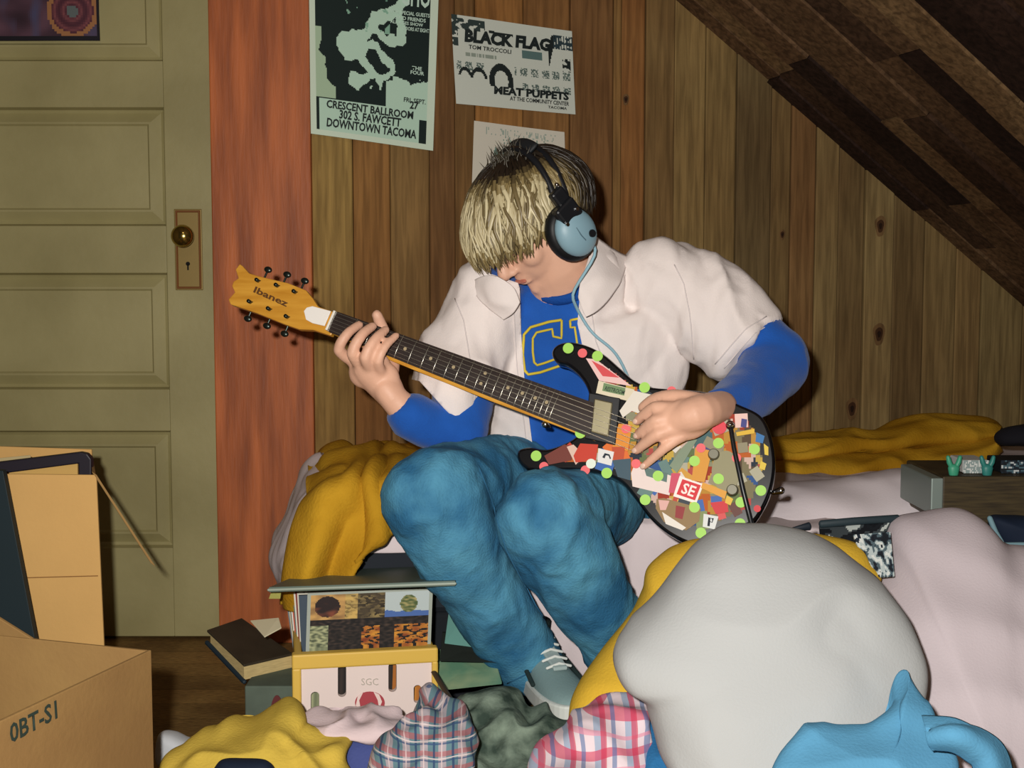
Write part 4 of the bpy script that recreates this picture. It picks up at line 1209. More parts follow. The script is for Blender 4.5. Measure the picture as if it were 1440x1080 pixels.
# mustard blanket over the left corner
must = mat('mustard_blanket', 'c89a2a', .92, .1, bump=.5, bscale=180, var=.25, vscale=7, col2='a67818')
o = sheet('blanket', [[(450, 634, 2.585), (490, 626, 2.585), (540, 622, 2.565), (600, 622, 2.545), (650, 630, 2.525)],
                  [(436, 655, 2.365), (478, 634, 2.345), (540, 632, 2.325), (600, 640, 2.315), (650, 660, 2.305)],
                  [(428, 690, 2.165), (462, 672, 2.125), (520, 668, 2.115), (580, 690, 2.115), (640, 735, 2.125)],
                  [(414, 730, 2.125), (450, 735, 2.075), (490, 730, 2.100), (540, 735, 2.085), (600, 752, 2.135)],
                  [(404, 775, 2.115), (438, 780, 2.055), (470, 780, 2.095), (515, 775, 2.065), (545, 745, 2.125)],
                  [(394, 818, 2.125), (425, 825, 2.055), (455, 830, 2.100), (492, 820, 2.065), (515, 775, 2.105)],
                  [(390, 850, 2.145), (420, 860, 2.075), (450, 865, 2.105), (480, 860, 2.065), (500, 815, 2.095)]], must, None, 80, 80, .008, .010, 6, (3.2, 1, .7), 3.)
tag(o, 'mustard blanket draped over the left corner of the bed beside the knee', 'blanket')
# mustard blanket bunched along the wall
rows = []
prof = [(1020, 628, 676), (1090, 622, 668), (1150, 614, 667), (1200, 610, 664), (1240, 603, 664), (1290, 592, 660), (1340, 588, 655), (1385, 592, 640), (1404, 604, 625)]
rws = []
for (px, a, b) in prof:
    sx = P(px, 620, 2.8).x; yb = backy(sx)-.03
    mid = (a+b)/2; r = []
    for (f_, py, dy) in ((0, a+4, 0), (1, a-1, -.05), (2, a+(b-a)*.2, -.12), (3, a+(b-a)*.42, -.15), (4, a+(b-a)*.55, -.13), (5, a+(b-a)*.8, -.19), (6, b, -.20), (7, b+3, -.16), (8, b, -.03)):
        r.append((px, py, yb+dy))
    rws.append(r)
o = sheet('blanket', rws, must, None, 60, 110, .008, .011, 9, (.7, 1, 2.4), 6.)
tag(o, 'mustard blanket bunched along the board wall behind the white bedding', 'blanket')

# ================================================================ near bedding on the right
pil = mat('pillow_cotton', 'aeb1b1', .95, .1, bump=.15, bscale=300)
quilt = mat('pink_white_quilt', 'cabfc4', .95, .1, bump=.15, bscale=300)
ylw = mat('yellow_cloth', 'c7a640', .95, .1, bump=.3, bscale=250)
o = puff('quilt', [(1190, 850), (1236, 812), (1250, 780), (1251, 745), (1264, 727), (1300, 717), (1345, 712), (1378, 727), (1412, 762), (1450, 768), (1560, 780), (1660, 900), (1700, 1150), (1600, 1330), (1300, 1380), (1120, 1300), (1060, 1100), (1080, 900)], 1.72, quilt, None, .14, .18, ky=-.06, amp=.006, scale=6, seed=2., edge=.55, centre=(1360, 1050))
tag(o, 'pinkish white quilt heaped in the lower right corner', 'quilt')
o = puff('pillow', [(865, 905), (888, 876), (925, 834), (960, 790), (985, 763), (1020, 742), (1062, 738), (1110, 742), (1150, 752), (1182, 768), (1212, 792), (1240, 820), (1275, 870), (1300, 940), (1290, 1020), (1250, 1090), (1150, 1150), (1020, 1150), (945, 1090), (915, 1020), (905, 985), (876, 965), (862, 935)], 1.60, pil, None, .10, .09, ky=-.04, amp=.005, scale=8, seed=5., edge=.40)
tag(o, 'large greyish white pillow overexposed in the foreground, right of the jeans', 'pillow')
o = puff('cushion', [(800, 1010), (812, 975), (840, 935), (862, 905), (892, 862), (906, 835), (912, 800), (940, 778), (985, 760), (1060, 765), (1120, 750), (1170, 755), (1205, 764), (1226, 788), (1236, 822), (1150, 960), (1050, 1100), (930, 1150), (840, 1120), (800, 1060)], 1.78, mat('yellow_case', 'd2ab38', .95, .1, bump=.3, bscale=250), None, .06, .10, ky=-.05, amp=.006, scale=8, seed=1.)
tag(o, 'yellow cushion peeking out behind the large greyish white pillow', 'cushion')

# blue garment low in the corner
bl = mat('light_blue_cotton', '5a98bc', .92, .1, bump=.25, bscale=300, var=.15, vscale=12)
blue_t = empty('jacket', P(1250, 1060, 1.40), 'light blue jacket crumpled on the white bedding at the bottom right', 'jacket')
puff('jacket_body', [(1078, 1095), (1105, 1055), (1126, 1024), (1132, 1020), (1138, 1020), (1175, 1024), (1218, 1025), (1245, 1008), (1266, 990), (1270, 975), (1276, 946), (1279, 942), (1283, 950), (1300, 978), (1308, 988), (1316, 1018), (1340, 1045), (1345, 1100), (1320, 1170), (1180, 1190), (1060, 1150)], 1.40, bl, blue_t, .022, .04, ky=-.06, amp=.0045, scale=14, seed=4., centre=(1240, 1080))
sheet('sleeve', [[(1300, 1020, 1.39), (1345, 1018, 1.37), (1388, 1034, 1.37), (1412, 1060, 1.37), (1425, 1120, 1.36)],
                 [(1305, 1035, 1.36), (1340, 1032, 1.345), (1375, 1048, 1.345), (1392, 1068, 1.345), (1402, 1120, 1.34)],
                 [(1310, 1052, 1.37), (1338, 1050, 1.36), (1360, 1062, 1.36), (1376, 1080, 1.36), (1380, 1130, 1.35)]], bl, blue_t, 40, 14, .016, .004, 18)

# printed magazine half buried
mg = empty('magazine', P(1210, 765, 1.70), 'black and white printed magazine half buried between pillow and quilt', 'magazine')
def q4(a, b, c, d):
    return lambda u, v: (a*(1-u)+b*u)*(1-v)+(d*(1-u)+c*u)*v
def noisy(pal, sc, th=(0,)):
    def fn(u, v):
        n = noise.noise(Vector((u*sc, v*sc, sc)))*.9+.5*noise.noise(Vector((u*sc*2.3, v*sc*2.3, 3)))
        k = int(max(0, min(.999, n*.8+.5))*len(pal)); return rgb(pal[k])
    return fn
paint('cover', 40, 26, q4(P(1158, 790, 1.84), P(1212, 812, 1.84), P(1255, 732, 1.92), P(1152, 738, 1.92)), noisy(['0c1016', '12181e', '10141a', '3c4448', 'b8c0bc'], 3), pm, mg, .006)
paint('page', 34, 40, q4(P(1222, 812, 1.80), P(1258, 810, 1.80), P(1252, 748, 1.84), P(1200, 752, 1.84)), noisy(['0e141c', '141c26', '4c5e66', 'b0bcbc', 'd2d6d2', '1a2430'], 4), pm, mg, .004)
g = G(); g.tube([P(1155, 737, 1.91), P(1200, 733, 1.91), P(1262, 729, 1.92)], [(.006, .004)]*3, 10); g.build('spine', flat('26343a'), mg, smooth=True)
g = G(); g.tube([P(1113, 745, 1.78), P(1138, 740, 1.78)], [(.003, .002), (.006, .003)], 10); o = g.build('pen', flat('121c26'), None, smooth=True); tag(o, 'small dark pen lying on the white sheet left of the magazine', 'pen')

# stereo with metal end, cassettes and clips on top
st = empty('stereo', P(1380, 735, 2.12), 'dark wood-sided stereo set on the bed at the right edge', 'stereo')
wd_ = mat('dark_walnut', '4c4028', .55, .3, var=.45, vscale=8, stretch=(2, 2, 30), col2='332a1c')
a, b = P(1326, 670, 2.12), P(1560, 673, 2.10)
g = G(); h = P(1326, 670, 2.12).z-P(1326, 737, 2.12).z
g.box(((a.x+b.x)/2, 2.22, a.z-h/2), (b.x-a.x, .20, h)); g.build('case', wd_, st, bevel=.003)
c = P(1309, 672, 2.12); g = G(); g.box(((a.x+c.x)/2-.0005, 2.20, a.z-.004-h*.36), (a.x-c.x, .17, h*.76)); g.build('end_panel', mat('grey_metal', '87948e', .4, .5, .3), st, bevel=.002)
st2 = empty('bag', P(1425, 750, 2.0), 'dark navy bag with pale edge below the stereo at the right edge', 'bag')
puff('bag_body', [(1392, 730), (1420, 727), (1470, 730), (1540, 740), (1540, 790), (1450, 790), (1408, 766)], 2.0, mat('navy_cloth', '0f1c30', .8), st2, .03, .04, amp=.003)
g = G(); g.tube([P(1392, 729, 1.965), P(1400, 748, 1.96), P(1411, 766, 1.96), P(1440, 766, 1.95), P(1500, 772, 1.95)], .0042, 10); g.build('piping', mat('pale_edge', '6f909a', .7), st2, smooth=True)
tz = a.z
for i, (px, lab, co_, ln) in enumerate(((1352, 'white cassette lying leftmost on the stereo', ('c9ccc8', '8a9a98', 'd0d2ce'), 36), (1405, 'patterned pale cassette at the far right edge of the stereo', ('10161c', '182430', '46606a', 'b9c0c0'), 60))):
    ln_m = ln*2.16/F; x = P(px, 650, 2.16).x
    q = lambda u, v, x=x, ln_m=ln_m: Vector((x+ln_m*u, 2.15, tz+.001+.022*v))
    cs = empty('cassette', (x, 2.16, tz), lab, 'cassette')
    g = G(); g.box((x+ln_m/2, 2.185, tz+.012), (ln_m, .066, .022)); g.build('case', flat(co_[0]), cs, bevel=.002)
    paint('label_print', 24, 8, lambda u, v, q=q: q(u, v)+Vector((0, -.0008, 0)), noisy(list(co_), 7+i), pm, cs, .0005)
grn = mat('green_plastic', '3f9a78', .45, .4)
for i, (px, lab) in enumerate(((1341, 'green plastic frog-shaped clip nearest the blanket, on the stereo'), (1388, 'teal plastic clip between the two cassettes on the stereo'))):
    p = P(px, 666, 2.135); p.z = tz
    c_ = G(); s = 1.0
    c_.tube([p+Vector((0, 0, .002)), p+Vector((0, 0, .012))], [(.008, .006), (.010, .007)], 12)
    c_.tube([p+Vector((-.003, 0, .012)), p+Vector((-.008, 0, .022)), p+Vector((-.010, 0, .030))], [.004, .0045, .0035], 10)
    c_.tube([p+Vector((.003, 0, .012)), p+Vector((.008, 0, .022)), p+Vector((.010, 0, .030))], [.004, .0045, .0035], 10)
    o = c_.build('clip', grn if i == 0 else mat('teal_plastic', '2f7c74', .45, .4), None, smooth=True); tag(o, ['green plastic clip standing on the stereo, leftmost of two', 'teal plastic clip standing between the cassettes on the stereo'][i], 'clip')
o = puff('cloth', [(1402, 612), (1420, 600), (1455, 598), (1500, 606), (1500, 628), (1430, 627), (1406, 624)], 2.72, mat('black_felt', '15141c', .9), None, .05, .05, amp=.004)
tag(o, 'black cloth lump lying on the bed against the wall, far right', 'cloth')

# ================================================================ crate of records and what surrounds it
cr_ = empty('record_crate', P(515, 1040, 1.95), 'white and yellow plastic crate with slot holes and a red fruit emblem', 'crate')
cy = mat('crate_yellow', 'd8b24e', .5, .35); cw = mat('crate_white', 'e4d3cd', .5, .35)
Fl = [P(414, 922, 1.95), P(612, 911, 1.99)]
fx = (Fl[1]-Fl[0]); fx.z = 0; W_ = fx.length; fx.normalize(); fb_ = Vector((-fx.y, fx.x, 0))
ztop = (Fl[0].z+Fl[1].z)/2; tilt = Fl[1]-Fl[0]
O = Vector((Fl[0].x, Fl[0].y, 0)); HT = ztop
def C3(x, d, z): return O+fx*x+fb_*d+Vector((0, 0, z))
def wallbox(name, x0, x1, d0, d1, z0, z1, m, bev=.003):
    g = G(); g.box((C3((x0+x1)/2, (d0+d1)/2, (z0+z1)/2)), (x1-x0, d1-d0, z1-z0), rot=Matrix((fx, fb_, Vector((0, 0, 1)))).transposed()); return g.build(name, m, cr_, bevel=bev)
DC = .21
# front wall with slots cut by boolean
g = G(); g.box(C3(W_/2, .006, HT/2), (W_, .012, HT), rot=Matrix((fx, fb_, Vector((0, 0, 1)))).transposed())
cut = G()
def crate_uv(px, py):
    h = plane_hit(px, py, O, fb_); return (h-O).dot(fx), h.z
slots = [((468+13, 940), (468+13, 975), 6.0), ((552, 937), (552, 968), 6.0), ((443, 978), (443, 1003), 6.0), ((587, 968), (587, 984), 5.5)]
for a_, b_, r_ in slots:
    (x0, z0), (x1, z1) = crate_uv(*a_), crate_uv(*b_); r = r_*1.95/F
    pts = [(x0+r*math.cos(q), z0+r*.9*math.sin(q)) for q in [math.pi*k/10 for k in range(11)]]+[(x1+r*math.cos(q), z1+r*.9*math.sin(q)) for q in [math.pi+math.pi*k/10 for k in range(11)]]
    cut.prism([C3(x, -.02, z) for x, z in pts], fb_*.05)
mc, cc_ = m_cut(cut.mesh('c')); me = apply_mods(g.mesh('f'), [mc]); bpy.data.objects.remove(cc_, do_unlink=True)
link('front_panel', me, cw, cr_, False)
wallbox('side_panel', 0, .012, .012, DC, 0, HT, cy); wallbox('side_panel', W_-.012, W_, .012, DC, 0, HT, cy)
wallbox('back_panel', 0, W_, DC, DC+.012, 0, HT, cy); wallbox('crate_floor', .012, W_-.012, .012, DC, 0.002, .012, cy)
wallbox('rim', -.004, W_+.004, -.006, .014, HT-.022, HT+.002, cy); wallbox('corner_post', -.004, .010, -.006, .012, 0, HT-.02, cy); wallbox('corner_post', W_-.006, W_+.004, -.006, .012, 0, HT-.02, cy)
# emblem
ex, ez = crate_uv(518, 990); g = G()
def eb(px, py, off=-.0012):
    x, z = crate_uv(px, py); return C3(x, off, z)
red = flat('a8424a'); 
g.prism([eb(520+21*math.cos(q), 988+16*math.sin(q)) for q in [2*math.pi*k/28 for k in range(28)]], -fb_*.0008); em = g.build('emblem', red, cr_)
g = G(); g.prism([eb(x, y, -.0022) for x, y in [(500, 992), (503, 978), (511, 972), (505, 984), (507, 996)]], -fb_*.0006); g.prism([eb(x, y, -.0022) for x, y in [(525, 972), (533, 976), (537, 986), (533, 996), (531, 984)]], -fb_*.0006); g.build('emblem_highlight', flat('e6cfc8'), em)
a_, b_ = eb(508, 963), eb(532, 963)
text_mesh('lettering', 'SGC', a_, b_-a_, (0, 0, 1), (b_-a_).length, .011, flat('b0a89c'), cr_, 0, .001)
# records in the crate
def cover_col(u, v):
    n = noise.noise(Vector((u*12, v*12, 5))); n2 = noise.noise(Vector((u*26, v*26, 8)))
    if v > .965 or u < .03 or u > .975: return rgb('9ea69c')
    if v > .50:
        if u < .30:
            r = math.hypot((u-.16)/.10, (v-.74)/.19)
            if r < 1: return mix(rgb('2a2020'), rgb('8a4a34'), max(0, n+.2-(v-.66)*3))
            return mix(rgb('c49a5c'), rgb('8a6a44'), n+.4)
        if u < .62:
            c = rgb('c9a860') if u < .40 else rgb('4a4030')
            return mix(c, rgb('8e7c50') if n2 > 0 else rgb('2a241c'), .4+n)
        r = math.hypot((u-.81)/.07, (v-.74)/.16)
        if r < 1: return mix(rgb('4c5c38'), rgb('a89c68'), n2+.4)
        if v < .62+.06*n: return rgb('4a68a4')
        return rgb('b4c0c0')
    if v < .40 and u < .17: return mix(rgb('a8ac84'), rgb('4a5240'), .4+n2*1.2)
    if v < .36 and (.44 < u < .58 or .70 < u < .97) and n2 > -.12: return mix(rgb('c98a34'), rgb('7c3a20'), .4+n)
    return mix(rgb('1c1a1a'), rgb('4a3c34'), n2+.3)
def sleeve(name, x0, x1, d, z0, z1, lean, colfn, label, edge='c4bfb0', th=.004, thing=True, res=(60, 60), grp=None, roll=0.):
    q = lambda u, v: C3(x0+(x1-x0)*u+roll*v, d+lean*v, z0+(z1-z0)*v)
    e = empty(name, q(.5, 0), label, 'record', grp) if thing else cr_
    g = G(); pts = [q(0, 0), q(1, 0), q(1, 1), q(0, 1)]; g.prism(pts, fb_*th); g.build('sleeve', flat(edge), e)
    if colfn: paint('cover_art', res[0], res[1], lambda u, v: q(u, v)-fb_*.0009, colfn, pm, e, .0005)
    return e
zt1 = P(520, 838, 1.965).z
sleeve('record_album', .010, W_-.012, .022, .02, zt1, .006, lambda u, v: cover_col(u, (v-.68)/.32 if v > .68 else 0), 'record album with a collage of photographs on its cover, frontmost in the crate', res=(110, 240), roll=.012)
edgec = ['a8342c', 'd8cfc0', '3c4a58', 'c9c4b4', '7a3028', 'd4cec0', '4c6a68', 'b4523a', 'dcd8cc', '2c3436', 'c0b698', '6c7a80']
for i in range(12):
    sx = .006
    wd = W_-.036
    sleeve('record_album', sx+.012, sx+.012+wd+.004*(i % 3),   .034+.0135*i, .02, zt1-.004-.004*(i % 3)-.0006*i, .008, None, None, edge=edgec[i], th=.006, grp='records filed behind the collage album in the crate', roll=(.016 if i in (0, 1) else -.004-.0026*i))
recs = [o for o in COL.objects if o.name.startswith('record_album') and o.get('group')]
for o in recs: o['label'] = 'record sleeve filed upright in the crate behind the collage album'
# the album lying across the top
a1, b1 = P(378, 833, 1.94), P(640, 824, 1.90)
ux = (b1-a1).normalized(); dz_ = Vector((.06, 1, -.13)).normalized(); up_ = ux.cross(dz_).normalized()
top = empty('record_album', a1, 'grey-green record album lying flat across the top of the crate', 'record')
zoff = zt1+.004
g = G(); base = [a1, b1, b1+dz_*.27, a1+dz_*.27]
mn = min(p.z for p in base); 
g.prism(base, Vector((0, 0, .008))); g.build('sleeve', mat('grey_green_card', '5f6f66', .5, .4), top, bevel=.001)
g = G(); g.tube([a1+Vector((0, -.001, .004)), (a1+b1)/2+Vector((0, -.001, .004)), b1+Vector((0, -.001, .004))], [.0022]*3, 8); g.build('spine', mat('worn_edge', '9aa69a', .6), top, smooth=True)
sleeve2 = G(); p0 = P(380, 843, 1.97)
sleeve2.prism([P(383, 828, 1.99), P(396, 826, 1.99), P(394, 842, 2.0), P(378, 842, 2.0)], Vector((0, .006, 0))); o = sleeve2.build('paper_scrap', flat('b2b060'), None); tag(o, 'yellow-green paper corner sticking out under the flat album', 'paper')

# records leaning right of the crate
def slabq(name, pts, th, m, label, cat='record', vec=None, grp=None):
    g = G(); g.prism([P(*p) for p in pts], Vector(vec or (0, th, 0))); o = g.build(name, m, None, bevel=.0008)
    origin_to(o, P(*pts[0])); tag(o, label, cat, grp); return o
slabq('record_album', [(625, 905, 2.06), (702, 915, 2.06), (672, 838, 2.16), (634, 838, 2.16)], .008, mat('teal_card', '6fa49a', .6), 'pale teal record album leaning between the crate and the jeans')
slabq('record_album', [(618, 930, 2.02), (700, 932, 2.02), (694, 898, 2.10), (622, 890, 2.10)], .010, mat('black_card', '2b302c', .6), 'dark record album wedged under the pale teal one')
slabq('record_album', [(612, 972, 1.98), (706, 962, 1.98), (692, 914, 2.10), (612, 916, 2.10)], .012, mat('green_card', '6c9a7e', .6, var=.35, vscale=14, col2='a2b890'), 'mottled green record album lying lowest, right of the crate')
# album and printed box left of the crate
bk = empty('photo_album', P(345, 945, 1.95), 'closed dark album with cream page edges, left of the crate', 'album')
zA = .17
def onz(px, py, z):
    d = ray(px, py); return CAM+d*((z-CAMZ)/d.z)
pa = [onz(291, 889, .195), onz(340, 872, .195), onz(412, 922, .165), onz(343, 938, .165)]
g = G(); g.prism(pa, Vector((0, 0, .004))); g.build('cover', mat('dark_album', '3a3226', .6, .3, var=.3, vscale=20), bk, bevel=.001)
g = G(); g.prism([p+Vector((0, 0, -.022)) for p in [pa[0].lerp(pa[2], .04), pa[1].lerp(pa[3], .04), pa[2].lerp(pa[0], .01), pa[3].lerp(pa[1], .01)]], Vector((0, 0, .0215))); g.build('pages', mat('cream_pages', 'c8b27c', .8, var=.2, vscale=60, stretch=(1, 1, 10)), bk)
g = G(); g.tube([pa[0]+Vector((0, 0, -.018)), pa[3]+Vector((0, 0, -.024))], .004, 8); g.build('spine', mat('navy_spine', '1c2a34', .6), bk)
slabq('paper_scrap', [(352, 874, 2.06), (392, 870, 2.06), (396, 884, 2.03), (372, 897, 2.0)], .002, flat('d8cfae'), 'cream paper scrap lying on the dark album', 'paper', vec=(0, 0, .002))
pbx = empty('box', P(372, 1010, 1.98), 'grey-green printed box standing under the dark album', 'box')
x0_, x1_ = P(342, 960, 1.97).x, P(412, 960, 1.97).x
g = G(); g.box(((x0_+x1_)/2, 2.06, .0725), (x1_-x0_, .16, .145)); g.build('carton', mat('grey_green_box', '5a665a', .8, var=.3, vscale=16), pbx, bevel=.002)
g = G(); ce = Vector(((x0_+x1_)/2+.012, 1.979, .095)); g.prism([ce+Vector((.011*math.cos(q), 0, .036*math.sin(q))) for q in [2*math.pi*k/24 for k in range(24)]], (0, -.0012, 0)); g.build('printed_oval', flat('5c2626'), pbx)

# ================================================================ cardboard boxes on the left
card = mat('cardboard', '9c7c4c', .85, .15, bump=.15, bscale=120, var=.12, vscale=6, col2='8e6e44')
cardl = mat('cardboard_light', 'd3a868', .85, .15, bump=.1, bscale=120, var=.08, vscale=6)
C1 = onz(213, 914, .335); d1 = (onz(-20, 1024, .335)-C1); L1 = .46; d1.z = 0; d1.normalize(); d2 = Vector((-abs(d1.y), d1.x if d1.x < 0 else -d1.x, 0))
d2 = Vector((d1.y, -d1.x, 0)); 
if d2.x > 0: d2 = -d2
cb = empty('cardboard_box', (C1+d1*.2+d2*.2)*1.0, 'open brown cardboard box with stamped print, in the lower left foreground', 'box'); cb.location.z = 0
Z = Vector((0, 0, 1)); L2 = .42; tk = .005
B1 = Vector((C1.x, C1.y, .335)); bot = Vector((.012, .0, -.333))
def panel(name, a, b, z0, z1, m, parent, inn):
    g = G(); n = inn.normalized()*tk
    A0 = Vector((a.x, a.y, z0)); A1 = Vector((b.x, b.y, z0)); A2 = Vector((b.x, b.y, z1)); A3 = Vector((a.x, a.y, z1))
    g.prism([A0, A1, A2, A3], n); return g.build(name, m, parent, bevel=.0012)
pF = panel('side_panel', B1, B1+d1*L1, .002, .335, card, cb, d2)
panel('side_panel', B1+d2*tk, B1+d2*L2, .002, .335, card, cb, d1)
panel('side_panel', B1+d2*L2, B1+d2*L2+d1*L1, .002, .335, card, cb, -d2)
panel('side_panel', B1+d1*L1+d2*tk, B1+d1*L1+d2*L2, .002, .335, card, cb, -d1)
g = G(); q = [B1, B1+d1*L1, B1+d1*L1+d2*L2, B1+d2*L2]; g.prism([Vector((p.x, p.y, .002)) for p in q], (0, 0, .006)); g.build('box_floor', card, cb)
# back flap raised at the far left
fa = B1+d2*.17; fb2 = B1+d2*L2
g = G(); g.prism([fa, fb2, fb2+Vector((-.02, .02, .10)), fa+Vector((-.07, .02, .035))], d1*tk); g.build('flap', card, cb, bevel=.001)
# stamp
pl = lambda px, py: plane_hit(px, py, B1-d2*.001, d2)
a_, b_ = pl(14, 1046), pl(80, 1010); upv = pl(70, 1000)-pl(72, 1030)
text_mesh('stamped_print', '0BT-S1', a_, b_-a_, upv, (b_-a_).length, .021, flat('2c3a34'), cb, .02, .0008)
a_, b_ = pl(-12, 1062), pl(4, 1050); text_mesh('stamped_print', '(', a_, b_-a_, upv, .010, .030, flat('2c3a34'), cb, .02, .0008)

# tall tan box behind it
tb = empty('file_box', P(80, 900, 2.0), 'tall tan cardboard box with an open flap, standing in front of the door', 'box'); tb.location.z = 0
zz1 = P(135, 668, 2.0).z; xa, xb = P(-30, 700, 2.0).x, P(136, 700, 2.0).x; xbb = P(146, 905, 2.0).x+.004
def pan(name, pts, vec, m=cardl): g = G(); g.prism([Vector(p) for p in pts], Vector(vec)); return g.build(name, m, tb, bevel=.001)
sx_ = -.075
pan('front_panel', [(xa, 2.0, .002), (xbb, 2.0, .002), (xb, 2.0, zz1), (xa, 2.0, zz1+.002)], (0, .005, 0))
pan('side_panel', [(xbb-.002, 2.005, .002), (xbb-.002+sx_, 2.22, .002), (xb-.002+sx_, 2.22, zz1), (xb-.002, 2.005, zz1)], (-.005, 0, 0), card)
pan('side_panel', [(xa, 2.005, .002), (xa+sx_, 2.22, .002), (xa+sx_, 2.22, zz1), (xa, 2.005, zz1)], (.005, 0, 0))
pan('back_panel', [(xa+sx_, 2.22, .002), (xbb-.01+sx_, 2.22, .002), (xb-.004+sx_, 2.22, zz1+.012), (xa+sx_, 2.22, zz1+.018)], (0, .005, 0))
# crease across the front
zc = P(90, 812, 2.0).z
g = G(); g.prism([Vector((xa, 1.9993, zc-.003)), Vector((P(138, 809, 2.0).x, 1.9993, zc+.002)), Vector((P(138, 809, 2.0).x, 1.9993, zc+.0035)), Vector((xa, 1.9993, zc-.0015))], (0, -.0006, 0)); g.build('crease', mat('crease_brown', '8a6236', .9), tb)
# side flap hanging open, seen nearly edge-on
f0, f1 = P(136, 668, 2.0), P(219, 797, 2.0)
g = G(); rv = (P(170, 730, 2.2)-P(170, 730, 2.0))*.9; g.prism([f0, f1, f1+rv, f0+rv], Vector((-.008, 0, .006))); g.build('flap', card, tb, bevel=.0006)
# black frame poking out of the box
fr_ = empty('picture_frame', (P(60, 655, 2.10).x, 2.1, .2), 'black picture frame standing inside the tall tan box', 'frame')
def fp3(px, py, y=2.08): return P(px, py, y)
g = G(); fz = 2.08
outer = [fp3(-60, 668), fp3(-60, 657), fp3(112, 636), fp3(122, 638), fp3(128, 646), fp3(128, 700), fp3(111, 700), fp3(110, 652), fp3(-58, 674)]
g.prism(outer, (0, .015, 0)); g.build('frame_bar', mat('black_frame', '1c1622', .5, .4), fr_, bevel=.002)
g = G(); g.prism([fp3(-55, 672, 2.089), fp3(109, 652, 2.089), fp3(111, 840, 2.089), fp3(-55, 840, 2.089)], (0, .004, 0)); g.build('backing', mat('tan_backing', 'c9a25c', .8), fr_)
# paper sheet behind frame
slabq('paper_sheet', [(-40, 700, 2.13), (60, 700, 2.13), (42, 640, 2.13), (-40, 648, 2.13)], .002, flat('b5a478'), 'tan paper sheet sticking up behind the black picture frame', 'paper')
# dark green board leaning at the left edge
o = slabq('board', [(-140, 1010, 1.93), (70, 1010, 1.93), (4, 662, 1.97), (-140, 650, 1.97)], .014, mat('dark_green_board', '13242a', .6, .3), 'dark blue-green board leaning against the tall tan box at the left edge', 'board')
# set board on the floor
zmin = min(v.co.z for v in o.data.vertices)+o.location.z
g = None

# ================================================================ clothes on the floor, front
cl_y = mat('yellow_shirt', 'cdb04a', .95, .1, bump=.3, bscale=250, var=.1, vscale=10)
o = puff('shirt', [(228, 1085), (262, 1052), (300, 1030), (322, 1010), (355, 1012), (385, 1006), (405, 998), (425, 1008), (432, 1026), (470, 1036), (492, 1040), (486, 1070), (492, 1150), (300, 1170), (230, 1150)], 1.74, cl_y, None, .06, .08, ky=-.10, amp=.013, scale=12, seed=8.)
tag(o, 'yellow shirt crumpled on the floor beside the cardboard box', 'shirt')
o = puff('t_shirt', [(424, 1012), (432, 1004), (455, 1003), (470, 1000), (500, 1001), (535, 1002), (562, 1005), (574, 1014), (560, 1026), (530, 1038), (500, 1040), (470, 1034), (440, 1026)], 1.80, mat('pink_white_tee', 'd6c2c4', .95, .1, bump=.2, bscale=250), None, .04, .05, ky=-.1, amp=.007, scale=20, seed=3.)
tag(o, 'pinkish white t-shirt bunched against the front of the crate', 't-shirt')
o = puff('cloth', [(470, 1100), (484, 1058), (495, 1040), (530, 1036), (560, 1034), (570, 1060), (560, 1150), (480, 1150)], 1.76, mat('violet_blue', '4c5790', .95, .1, bump=.2, bscale=250), None, .03, .05, ky=-.08, amp=.004, scale=14)
tag(o, 'violet blue cloth showing between the yellow shirt and plaid shirt', 'cloth')
o = puff('cloth', [(222, 1034), (240, 1030), (262, 1040), (282, 1048), (262, 1064), (225, 1075)], 1.80, mat('pale_cloth', 'b4b8bc', .95, .1), None, .02, .03, amp=.003)
tag(o, 'small pale grey cloth between the cardboard box and yellow shirt', 'cloth')
o = puff('sock', [(300, 1100), (308, 1074), (340, 1068), (375, 1071), (385, 1090), (350, 1120)], 1.64, mat('navy_cloth', '0f1c30', .8), None, .02, .02, amp=.003)
tag(o, 'dark navy sock lying on the yellow shirt at the bottom edge', 'sock')
pl1 = plaid_mat('grey_red_plaid', '5f7f88', [(0, .42, 'b9a8ae', 0, .7), (.1, .30, 'a8484a', 1, .6), (.3, .12, '2c4468', 0, .9), (.55, .10, '2f4c74', 1, .8), (.7, .08, 'e2d4d2', 1, .7), (.85, .07, 'd8c4c4', 0, .7)], 4.2, 4.6)
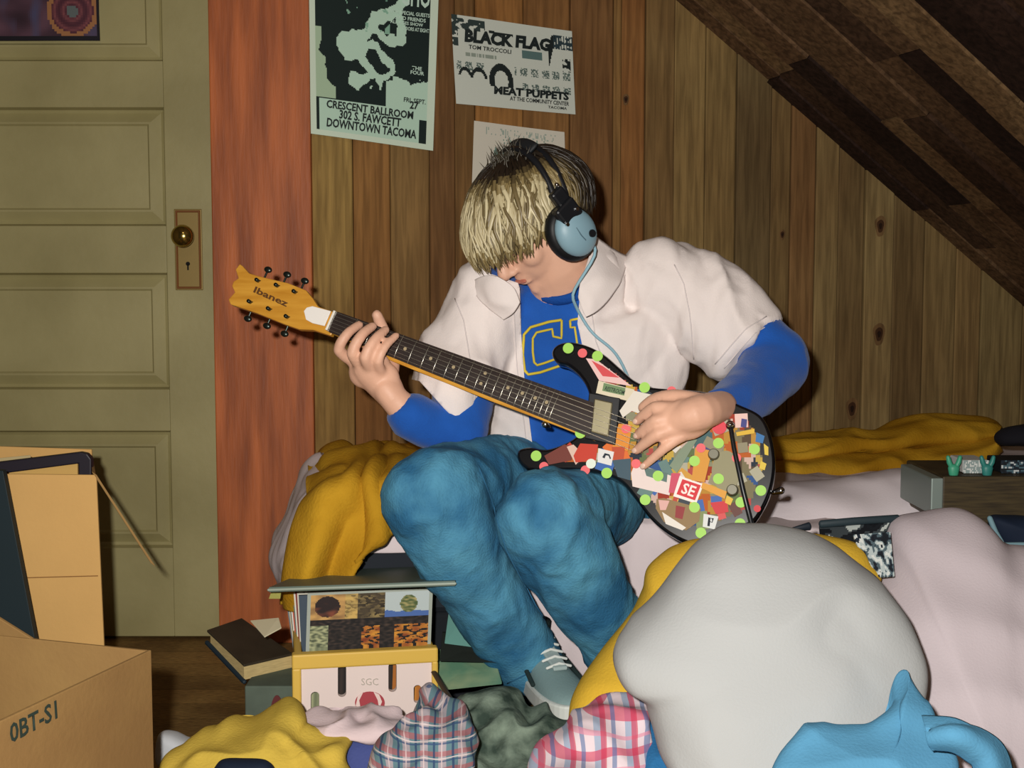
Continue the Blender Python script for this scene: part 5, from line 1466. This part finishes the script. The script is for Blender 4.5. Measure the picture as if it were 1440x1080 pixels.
o = puff('flannel_shirt', [(520, 1120), (532, 1050), (555, 1030), (572, 1000), (590, 985), (602, 968), (612, 975), (628, 990), (650, 1000), (668, 1030), (665, 1070), (650, 1150), (560, 1160)], 1.70, pl1, None, .05, .06, ky=-.08, amp=.010, scale=16, seed=4.)
tag(o, 'grey, red and blue flannel shirt crumpled in front of the crate corner', 'flannel shirt')
cam_ = mat('olive_green_cloth', '7f8f80', .95, .1, bump=.4, bscale=200, var=.45, vscale=26, col2='36443c')
o = puff('jacket', [(622, 1020), (650, 990), (690, 976), (730, 988), (760, 1002), (790, 1014), (820, 1022), (835, 1040), (830, 1120), (700, 1160), (640, 1140)], 1.82, cam_, None, .05, .07, ky=-.09, amp=.015, scale=17, seed=7.)
tag(o, 'grey-green jacket crumpled under the sneaker', 'jacket')
g = G(); g.tube(spline([P(610, 945, 1.92), P(622, 965, 1.86), P(645, 1000, 1.76), P(668, 1030, 1.74)], 24), [(.0045, .002)]*24, 10); o = g.build('belt', mat('brown_leather', '4a3826', .5, .4), None, smooth=True); tag(o, 'brown leather belt hanging down from the crate onto the flannel shirt', 'belt')
pl2 = plaid_mat('red_white_plaid', 'dcccd2', [(0, .34, '8fa6c0', 0, .8), (.2, .26, 'c8385c', 1, .75), (.45, .14, '3c6a9c', 0, .7), (.6, .12, 'd88aa0', 1, .7), (.8, .18, 'c43050', 0, .75)], 2.4, 2.2)
o = puff('flannel_shirt', [(745, 1110), (760, 1052), (790, 1030), (810, 1012), (835, 995), (870, 985), (905, 978), (918, 984), (914, 1010), (912, 1040), (908, 1085), (880, 1150), (780, 1160)], 1.62, pl2, None, .05, .06, ky=-.08, amp=.010, scale=14, seed=6.)
tag(o, 'red, white and blue flannel shirt lying in front of the yellow cushion', 'flannel shirt')
o = puff('cloth', [(895, 1110), (900, 1050), (912, 1022), (928, 1030), (942, 1055), (944, 1100), (930, 1160), (890, 1160)], 1.58, mat('mid_blue', '2f6ea0', .95, .1, bump=.3, bscale=260), None, .035, .05, ky=-.08, amp=.005, scale=14)
tag(o, 'mid blue cloth between the red flannel shirt and grey-white pillow', 'cloth')
